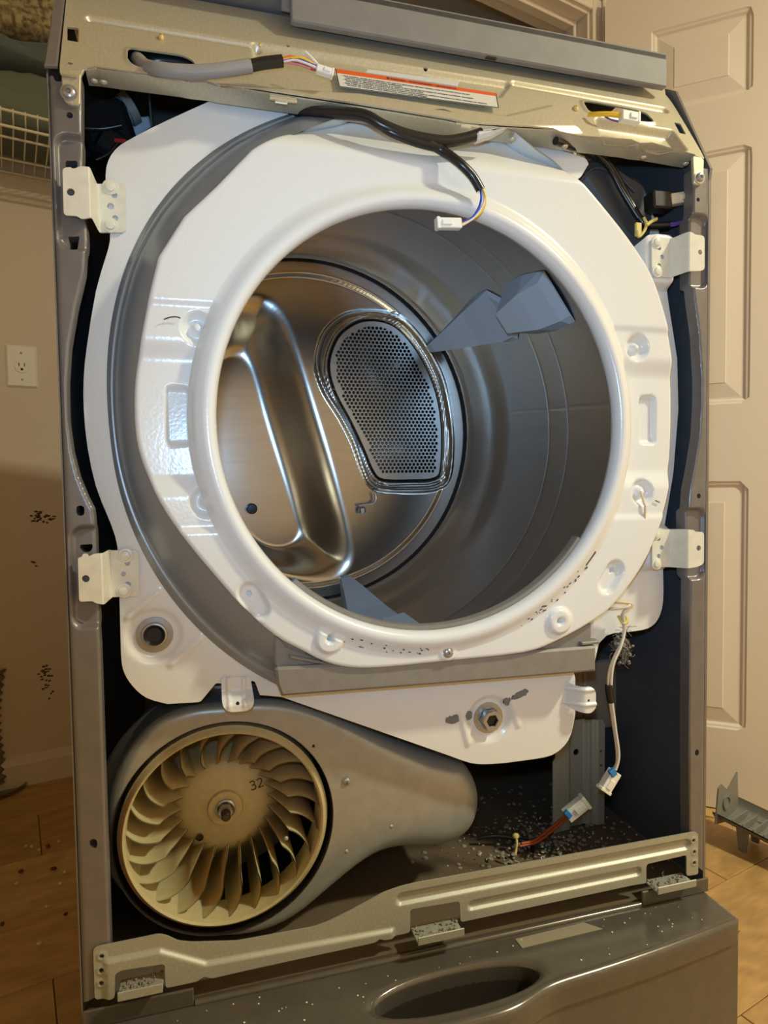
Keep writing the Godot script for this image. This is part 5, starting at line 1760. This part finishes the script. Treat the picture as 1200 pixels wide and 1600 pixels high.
	cl.tube(pv3([0.2364, 0.3024, -0.02, 0.2389, 0.2945, -0.014, 0.244, 0.2971, -0.014, 0.2438, 0.3027, -0.016]), 0.0018, 8, 4)
	obj("wire_clip", cl, M.yellow_plastic, c5)
	# plug standing on the pan with rust red wires
	var e := MB.new()
	e.tube(pv3([0.1633, -0.0109, -0.12, 0.1818, -0.0097, -0.12, 0.1948, 0.0063, -0.11, 0.2048, 0.0218, -0.1, 0.2129, 0.0314, -0.095]), 0.0018, 8, 5)
	e.tube(pv3([0.1605, -0.0138, -0.12, 0.1835, -0.0115, -0.118, 0.1983, 0.0051, -0.108, 0.2135, 0.0298, -0.093]), 0.0018, 8, 5)
	var c6 := obj("rust_wires", e, M.wire_rust, root, "rust red wires rising from the base pan to a white plug")
	var p6 := plug(Vector3(0.2233, 0.0425, -0.088), Vector3(0.2353, 0.053, -0.085) - Vector3(0.2098, 0.0336, -0.09), Vector3(0, 0.1, 1), 0.032, 0.017, 0.011, M.white_plastic, c6)
	var l6 := MB.new()
	l6.box(Vector3(0.2083, 0.0398, -0.083), Vector3(0.007, 0.011, 0.006), 0.001, Basis(Vector3.BACK, 0.7))
	obj("blue_lock", l6, M.blue_lock, p6, "blue locking tab")
	wire("black_cord", pv3([0.1178, -0.0181, -0.16, 0.1412, -0.0131, -0.15, 0.169, -0.0175, -0.14, 0.1825, -0.0196, -0.13, 0.1789, -0.0255, -0.12]), 0.0028, M.black_tape, c6)
	wire("green_wire", pv3([0.19, -0.0243, -0.13, 0.2052, -0.0248, -0.12, 0.2134, -0.0241, -0.11]), 0.0016, M.wire_green, c6)
	var tn := MB.new()
	tn.ball(Vector3(0.1602, -0.0055, -0.13), Vector3(0.005, 0.004, 0.004), 8)
	tn.tube(pv3([0.1602, -0.0072, -0.13, 0.1594, -0.013, -0.125, 0.1541, -0.0238, -0.12]), 0.0018, 6, 3)
	obj("tie_head", tn, M.yellow_plastic, c6)


func build_pedestal() -> void:
	var t := thing("storage_pedestal", "metallic grey storage pedestal under the dryer, bowed drawer front with an oval pull recess", "pedestal", Vector3(0, FLOOR, -0.3))
	var front := func(x: float) -> float:
		var u := x / 0.343
		return 0.056 + 0.026 * (1.0 - u * u) + 0.016 * exp(-pow((x - 0.0) / 0.075, 4.0))
	# local axes of the top: x to the right, y to the back
	var top := Transform3D(Basis(Vector3.RIGHT, Vector3.FORWARD, Vector3.UP), Vector3(0, -0.031, 0))
	var s := MB.new()
	var hc := Vector2(0.004, -0.0565)
	s.sheet(Rect2(-0.347, -0.105, 0.694, 0.112), 0.0016, func(p):
		var f: float = front.call(p.x)
		var d := maxf(-p.y - f, maxf(p.y - 0.002, absf(p.x) - 0.343))
		var cx := maxf(0.0, absf(p.x) - 0.333)
		var cy := maxf(0.0, -p.y - f + 0.01)
		if cx > 0.0 and cy > 0.0:
			d = maxf(d, Vector2(cx, cy).length() - 0.01)
		var e: Vector2 = (p - hc) / Vector2(0.085, 0.0225)
		return maxf(d, (1.0 - pow(pow(absf(e.x), 2.3) + pow(absf(e.y), 2.0), 0.5)) * 0.0225), func(p):
		var f: float = front.call(p.x)
		var d: float = minf(f + p.y, 0.343 - absf(p.x))
		var z := 0.0
		if d < 0.008:
			z -= 0.008 - sqrt(maxf(0.0, 0.000064 - (0.008 - d) * (0.008 - d)))
		var e: Vector2 = (p - hc) / Vector2(0.085, 0.0225)
		var k: float = (pow(pow(absf(e.x), 2.3) + pow(absf(e.y), 2.0), 0.5) - 1.0) * 0.0225
		if k < 0.005:
			z -= 0.005 - sqrt(maxf(0.0, 0.000025 - (0.005 - maxf(k, 0.0)) * (0.005 - maxf(k, 0.0))))
		return z, 0.017, top)
	var tp := obj("drawer_top", s, M.pedestal_paint, t)
	# pull recess
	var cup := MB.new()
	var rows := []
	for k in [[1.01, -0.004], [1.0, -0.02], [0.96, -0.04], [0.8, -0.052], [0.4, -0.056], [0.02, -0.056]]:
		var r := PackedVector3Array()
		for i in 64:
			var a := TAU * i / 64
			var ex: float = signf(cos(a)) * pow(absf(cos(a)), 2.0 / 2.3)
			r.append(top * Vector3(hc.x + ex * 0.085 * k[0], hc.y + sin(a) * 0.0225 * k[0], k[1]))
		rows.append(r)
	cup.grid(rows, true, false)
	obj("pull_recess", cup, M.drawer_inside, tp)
	# drawer face below the overhanging edge
	var f := MB.new()
	var fr := []
	for y in [-0.044, -0.05, -0.06, -0.32, -0.335]:
		var r := PackedVector3Array()
		for i in 61:
			var x := lerpf(-0.341, 0.341, i / 60.0)
			var g: float = front.call(x) - (0.004 if y < -0.045 else 0.001)
			r.append(Vector3(x, y, g))
		fr.append(r)
	f.grid(fr, false, false, true)
	for sd in [-1.0, 1.0]:
		f.quad(Vector3(sd * 0.341, -0.335, front.call(0.343) - 0.004), Vector3(sd * 0.341, -0.335, 0.0), Vector3(sd * 0.341, -0.044, 0.0), Vector3(sd * 0.341, -0.044, front.call(0.343) - 0.004))
	obj("drawer_front", f, M.pedestal_paint, t)
	var b := MB.new()
	b.box(Vector3(0, -0.1965, -0.336), Vector3(0.68, 0.3, 0.666), 0.004)
	obj("body", b, M.pedestal_paint, t)
	for x in [-0.29, 0.29]:
		for z in [-0.62, -0.05]:
			var ft := MB.new()
			ft.lathe(pv([0.001, FLOOR + 0.0005, 0.022, FLOOR + 0.0005, 0.02, FLOOR + 0.02, 0.008, FLOOR + 0.024, 0.008, -0.345]), Transform3D(Basis(Vector3.RIGHT, -PI / 2), Vector3(x, 0, z)), 20)
			obj("foot", ft, M.black_plastic, t)
	# upright stops at both ends and the rounded bead between them
	for k in [[-0.3415, -0.2445], [0.2505, 0.343]]:
		var e := MB.new()
		e.box(Vector3((k[0] + k[1]) / 2, -0.0225, 0.0045), Vector3(k[1] - k[0], 0.017, 0.003), 0.001)
		e.box(Vector3((k[0] + k[1]) / 2, -0.0305, -0.012), Vector3(k[1] - k[0], 0.002, 0.034), 0.0008)
		obj("end_stop", e, M.pedestal_paint, t)
	var bd := MB.new()
	bd.tube(PackedVector3Array([Vector3(-0.2435, -0.0302, 0.0035), Vector3(0.2495, -0.0302, 0.0035)]), 0.0036, 12, 1)
	obj("bead", bd, M.pedestal_paint, t)
	var rail := MB.new()
	rail.box(Vector3(-0.12, -0.031, -0.006), Vector3(0.246, 0.003, 0.015), 0.001)
	rail.box(Vector3(0.128, -0.031, -0.006), Vector3(0.24, 0.003, 0.015), 0.001)
	obj("back_rail", rail, M.pedestal_paint, t)
	# strip of tape on the top, loose flakes
	var tape := MB.new()
	var q := pv([0.0861, 0.0128, 0.1707, 0.011, 0.1848, 0.026, 0.0869, 0.027])
	for i in q.size():
		q[i] = Vector2(q[i].x, -q[i].y)
	tape.prism(q, 0.0, 0.0006, 0.0, Transform3D(top.basis, Vector3(0, -0.0308, 0)))
	tag(obj("tape_strip", tape, M.clear_tape), "translucent tape strip stuck on the pedestal top, right of the oval pull", "tape")
	var rg := RandomNumberGenerator.new()
	rg.seed = 8
	var fl := MB.new()
	for k in 70:
		var x := rg.randf_range(-0.33, 0.3)
		var z := rg.randf_range(0.012, 0.07)
		if Vector2(x - hc.x, (z + hc.y) * 3.5).length() < 0.095:
			continue
		fl.ball(Vector3(x, -0.0305, z), Vector3(1, 0.5, 1) * rg.randf_range(0.0004, 0.0013), 6)
	var fo := obj("dust_flakes", fl, M.debris)
	tag(fo, "tiny pale dust flakes scattered on the pedestal top", "dust")
	fo.set_meta("kind", "stuff")


func build_clutter() -> void:
	var zl := -1.5
	# outlet: plate lies on the back wall
	var n := room * Vector3.BACK
	var ux := room * Vector3.RIGHT
	var wall_at := func(px: Vector3, cam: Vector3) -> Vector3:
		var d := (px - cam).normalized()
		var t := (rx(0, 0, zl) - cam).dot(n) / d.dot(n)
		return cam + d * t
	var cam := Vector3(-0.2236, 0.4605, 0.6236)
	var oc: Vector3 = wall_at.call(Vector3(-0.4891, 0.648, -0.5), cam)
	var a0: Vector3 = wall_at.call(Vector3(-0.5109, 0.6814, -0.5), cam)
	var a1: Vector3 = wall_at.call(Vector3(-0.4669, 0.6151, -0.5), cam)
	var ow := absf((a1 - a0).dot(ux))
	var oh := absf(a1.y - a0.y)
	var t := thing("wall_outlet", "cream single power outlet on the wall left of the dryer", "outlet", oc)
	var xf := Transform3D(room, oc)
	var pl := MB.new()
	pl.prism(PackedVector2Array([Vector2(-ow / 2, -oh / 2), Vector2(ow / 2, -oh / 2), Vector2(ow / 2, oh / 2), Vector2(-ow / 2, oh / 2)]), 0.0, 0.0065, 0.005, xf)
	obj("cover_plate", pl, M.outlet_plate, t)
	var fa := MB.new()
	fa.lathe(pv([0.0185, 0.005, 0.0185, 0.0075, 0.0175, 0.0085, 0.0001, 0.0085]), xf, 28)
	var fo := obj("socket_face", fa, M.outlet_plate, t)
	var sl := MB.new()
	for x in [-0.0065, 0.0065]:
		sl.box(xf * Vector3(x, 0.004, 0.0086), Vector3(0.0022, 0.0085, 0.0008), 0.0, room)
	sl.lathe(pv([0.0035, 0.009, 0.0001, 0.009]), Transform3D(room, xf * Vector3(0, -0.0085, 0)), 12)
	obj("slots", sl, M.ink, fo)
	for y in [-0.036, 0.036]:
		screw(xf * Vector3(0, y, 0.0064), n, 0.0024, t, "plate_screw")
	# white wire shelf on the back wall, above left
	var sh: Vector3 = wall_at.call(Vector3(-0.5083, 0.9415, -0.5), cam)
	var yf := sh.y
	var depth := 0.257
	var t2 := thing("wire_shelf", "white coated wire shelf on the wall at the upper left", "shelf", sh)
	var x_a := -1.49
	var x_b := 0.05
	var bars := MB.new()
	for z in [0.006, 0.086, 0.205]:
		bars.tube(PackedVector3Array([rx(x_a, yf, zl + z), rx(x_b, yf, zl + z)]), 0.0032, 8, 1)
	obj("long_rod", bars, M.wire_shelf_coat, t2)
	var lipb := MB.new()
	lipb.tube(PackedVector3Array([rx(x_a, yf - 0.0, zl + depth + 0.004), rx(x_b, yf - 0.0, zl + depth + 0.004)]), 0.0036, 8, 1)
	lipb.tube(PackedVector3Array([rx(x_a, yf + 0.0413, zl + depth + 0.004), rx(x_b, yf + 0.034, zl + depth + 0.006)]), 0.0036, 8, 1)
	obj("front_lip", lipb, M.wire_shelf_coat, t2)
	var one := MB.new()
	one.tube(PackedVector3Array([Vector3(0, 0.0042, 0.005), Vector3(0, 0.0042, depth + 0.002), Vector3(0, 0.041, depth + 0.007)]), 0.0019, 6, 1)
	var om := one.mesh()
	for k in 60:
		var o := MeshInstance3D.new()
		o.mesh = om
		o.material_override = M.wire_shelf_coat
		o.transform = Transform3D(room, rx(x_a + 0.01 + k * 0.0255, yf, zl))
		put("cross_wire", o, t2)
	# cloths folded on the shelf
	var fold := func(called: String, label: String, cat: String, xa: float, xb: float, y0: float, y1: float, za: float, zb: float, m: Material, sd: int) -> void:
		var nz := noise(sd, 9.0, FastNoiseLite.TYPE_SIMPLEX_SMOOTH, 3)
		var c := MB.new()
		var rows := []
		for j in 34:
			var x := lerpf(xa, xb, j / 33.0)
			var r := PackedVector3Array()
			for i in 40:
				var a := TAU * i / 40
				var hw := (zb - za) / 2
				var hh := (y1 - y0) / 2
				var cs := signf(cos(a)) * pow(absf(cos(a)), 0.45)
				var sn := signf(sin(a)) * pow(absf(sin(a)), 0.6)
				var w := 0.012 * nz.get_noise_3d(x, cs * 0.2, sn * 0.2) + 0.006 * sin(x * 30.0 + sn * 4.0)
				var sink: float = 1.0 if sn > -0.2 else 0.1
				r.append(rx(x, (y0 + y1) / 2 + sn * hh + w * sink, zl + (za + zb) / 2 + cs * (hw + w)))
			rows.append(r)
		c.grid(rows, true, false)
		for e in [rows[0], rows[-1]]:
			var ce := Vector3.ZERO
			for p in e:
				ce += p / 40.0
			for i in 40:
				c.face([e[i], e[(i + 1) % 40], ce], (ce - rx((xa + xb) / 2, ce.y, 0)) )
		tag(obj(called, c, m), label, cat)
	fold.call("folded_towel", "green folded towel lying on the wire shelf", "towel", -1.3, -0.02, yf + 0.017, yf + 0.157, 0.02, 0.24, M.towel_green, 1)
	fold.call("folded_towel", "teal folded towel in the middle of the stack on the wire shelf", "towel", -1.28, -0.05, yf + 0.177, yf + 0.236, 0.02, 0.235, M.towel_teal, 2)
	fold.call("bundled_cloth", "mottled tan cloth bundled on top of the towel stack", "cloth", -1.2, -0.1, yf + 0.256, yf + 0.37, 0.02, 0.22, M.print_cloth, 3)
	# flexible duct and a pan at the left edge
	var du := MB.new()
	var pr := PackedVector2Array()
	for k in 61:
		pr.append(Vector2(0.062 + 0.004 * sin(k * TAU / 4.0), 0.33 - k * 0.0052))
	var dc := Vector3(-0.8177, -0.37, -1.3644)
	var rows2 := []
	for p in pr:
		var r := PackedVector3Array()
		for i in 28:
			var a := TAU * i / 28
			r.append(Vector3(dc.x + cos(a) * p.x - 0.02 * sin(p.y * 9.0), FLOOR + 0.006 + p.y, dc.z + sin(a) * p.x))
		rows2.append(r)
	du.grid(rows2, true, false, false)
	tag(obj("flexible_duct", du, M.foil), "ribbed silver foil duct standing on the floor at the left edge", "duct")
	var dp := MB.new()
	dp.lathe(pv([0.001, 0.001, 0.09, 0.001, 0.098, 0.012, 0.102, 0.012, 0.1, 0.003]), Transform3D(Basis(Vector3.RIGHT, -PI / 2), Vector3(dc.x, FLOOR + 0.0005, dc.z)), 36)
	tag(obj("drip_tray", dp, M.foil), "round grey tray under the foil duct at the left edge", "tray")
	# crumbs on the tiles, left of the dryer
	var rg := RandomNumberGenerator.new()
	rg.seed = 15
	var spots := [[Vector3(-0.6376, -0.37, -1.0009), 0, "first pale crumb from the left of the row below the dark floor band"], [Vector3(-0.624, -0.37, -0.9941), 0, "second pale crumb of the row, just right of the first"], [Vector3(-0.6052, -0.37, -0.9748), 0, "pale crumb a little nearer than its row of three"], [Vector3(-0.5687, -0.37, -0.9991), 1, "larger tan crumb beside the dryer's left post"], [Vector3(-0.5884, -0.37, -0.9831), 2, "dark crumb between the pale crumbs and the dryer"], [Vector3(-0.6217, -0.37, -0.8918), 2, "dark flat crumb in the middle of the lit plank"], [Vector3(-0.5558, -0.37, -0.8813), 2, "dark crumb with a pale top on the lit plank"], [Vector3(-0.5298, -0.37, -0.8638), 0, "pale crumb right of the dark one on the lit plank"], [Vector3(-0.5306, -0.37, -0.8227), 0, "round pale crumb near the joint by the dryer"], [Vector3(-0.6198, -0.37, -0.8498), 0, "small pale crumb at the left of the lit plank"], [Vector3(-0.5419, -0.37, -0.7501), 0, "pale oblong crumb on the plank joint"], [Vector3(-0.5003, -0.37, -0.712), 2, "brown crumb beyond the plank joint, nearest the dryer"], [Vector3(-0.5299, -0.37, -0.6382), 1, "tan sliver on the nearest lit plank"], [Vector3(-0.6102, -0.37, -0.7152), 2, "dark crumb at the very left edge of the floor"]]
	for k in spots:
		var c := MB.new()
		var r: float = rg.randf_range(0.003, 0.0045) * [1.0, 1.5, 1.5][k[1]]
		var b := MB.new()
		b.ball(Vector3.ZERO, Vector3(r, r * 0.55, r * rg.randf_range(0.6, 1.0)), 8)
		for i in b.v.size():
			b.v[i] *= 0.85 + 0.3 * absf(sin(b.v[i].x * 2100.0 + b.v[i].z * 1700.0))
		var p: Vector3 = k[0]
		c.add(b, Transform3D(Basis(Vector3.UP, rg.randf() * 6.0), Vector3(p.x, FLOOR + 0.0055 + r * 0.4, p.z)))
		tag(obj("crumb", c, [M.debris, M.cream_plastic, M.debris_dark][k[1]]), k[2], "crumb", "crumbs on the floor left of the dryer")
	broken_part()


# grey moulded lint grille lying on the floor at the right
func broken_part() -> void:
	var p0 := Vector3(0.9114, -0.37, -0.5749)
	var p1 := Vector3(0.9593, -0.37, -0.4451)
	var d := (p1 - p0).normalized()
	var nrm := d.cross(Vector3.UP).normalized()
	var bs := Basis(d, Vector3.UP, -nrm)
	if bs.determinant() < 0:
		bs = Basis(d, Vector3.UP, nrm)
	var xf := Transform3D(bs, Vector3(p0.x, FLOOR + 0.0045, p0.z))
	var t := thing("lint_grille", "grey plastic lint grille lying on the floor right of the dryer", "grille", xf.origin)
	# curved trough: profile across, swept along
	var s := MB.new()
	for side in [0.0, 0.003]:
		var rows := []
		for j in 25:
			var x := j / 24.0 * 0.36
			var lift := 0.035 * (1.0 - x / 0.36) + 0.02
			var r := PackedVector3Array()
			for w in [[-0.048, 0.028], [-0.046, 0.012], [-0.036, 0.002], [0.0, -0.004], [0.036, 0.004], [0.046, 0.016], [0.052, 0.02]]:
				r.append(xf * Vector3(x, lift + w[1] - side, w[0]))
			rows.append(r)
		s.grid(rows, false, false, side > 0.0)
	obj("trough", s, M.tray_plastic, t)
	var e := MB.new()
	e.prism(pv([-0.05, 0.03, 0.056, 0.05, 0.044, 0.128, 0.03, 0.134, 0.002, 0.112, -0.042, 0.142]), -0.002, 0.002, 0.001, xf * Transform3D(Basis(Vector3.UP, -PI / 2), Vector3(0.012, 0.0, 0)))
	obj("end_plate", e, M.tray_plastic, t)
	var bo := MB.new()
	bo.lathe(pv([0.016, 0.0, 0.016, 0.004, 0.012, 0.004, 0.012, 0.001, 0.0001, 0.001]), xf * Transform3D(Basis(Vector3.UP, PI / 2), Vector3(0.014, 0.088, 0.012)), 20)
	obj("boss", bo, M.tray_plastic, t)
	var rib := MB.new()
	rib.box(Vector3.ZERO, Vector3(0.0025, 0.016, 0.07), 0.0006)
	var rm := rib.mesh()
	for k in 14:
		var x := 0.04 + k * 0.022
		var o := MeshInstance3D.new()
		o.mesh = rm
		o.material_override = M.tray_plastic
		o.transform = xf * Transform3D(Basis(), Vector3(x, 0.035 * (1.0 - x / 0.36) + 0.027, 0.0))
		put("rib", o, t)
	for k in [0.06, 0.29]:
		var f := MB.new()
		f.prism(pv([-0.008, 0.0, 0.008, 0.0, 0.014, 0.022 + 0.035 * (1.0 - k / 0.36), -0.014, 0.022 + 0.035 * (1.0 - k / 0.36)]), -0.002, 0.002, 0.0, xf * Transform3D(Basis(), Vector3(k, -0.0, -0.03)))
		obj("support_fin", f, M.tray_plastic, t)
		f = MB.new()
		f.prism(pv([-0.008, 0.0, 0.008, 0.0, 0.014, 0.022 + 0.035 * (1.0 - k / 0.36), -0.014, 0.022 + 0.035 * (1.0 - k / 0.36)]), -0.002, 0.002, 0.0, xf * Transform3D(Basis(), Vector3(k, -0.0, 0.03)))
		obj("support_fin", f, M.tray_plastic, t)
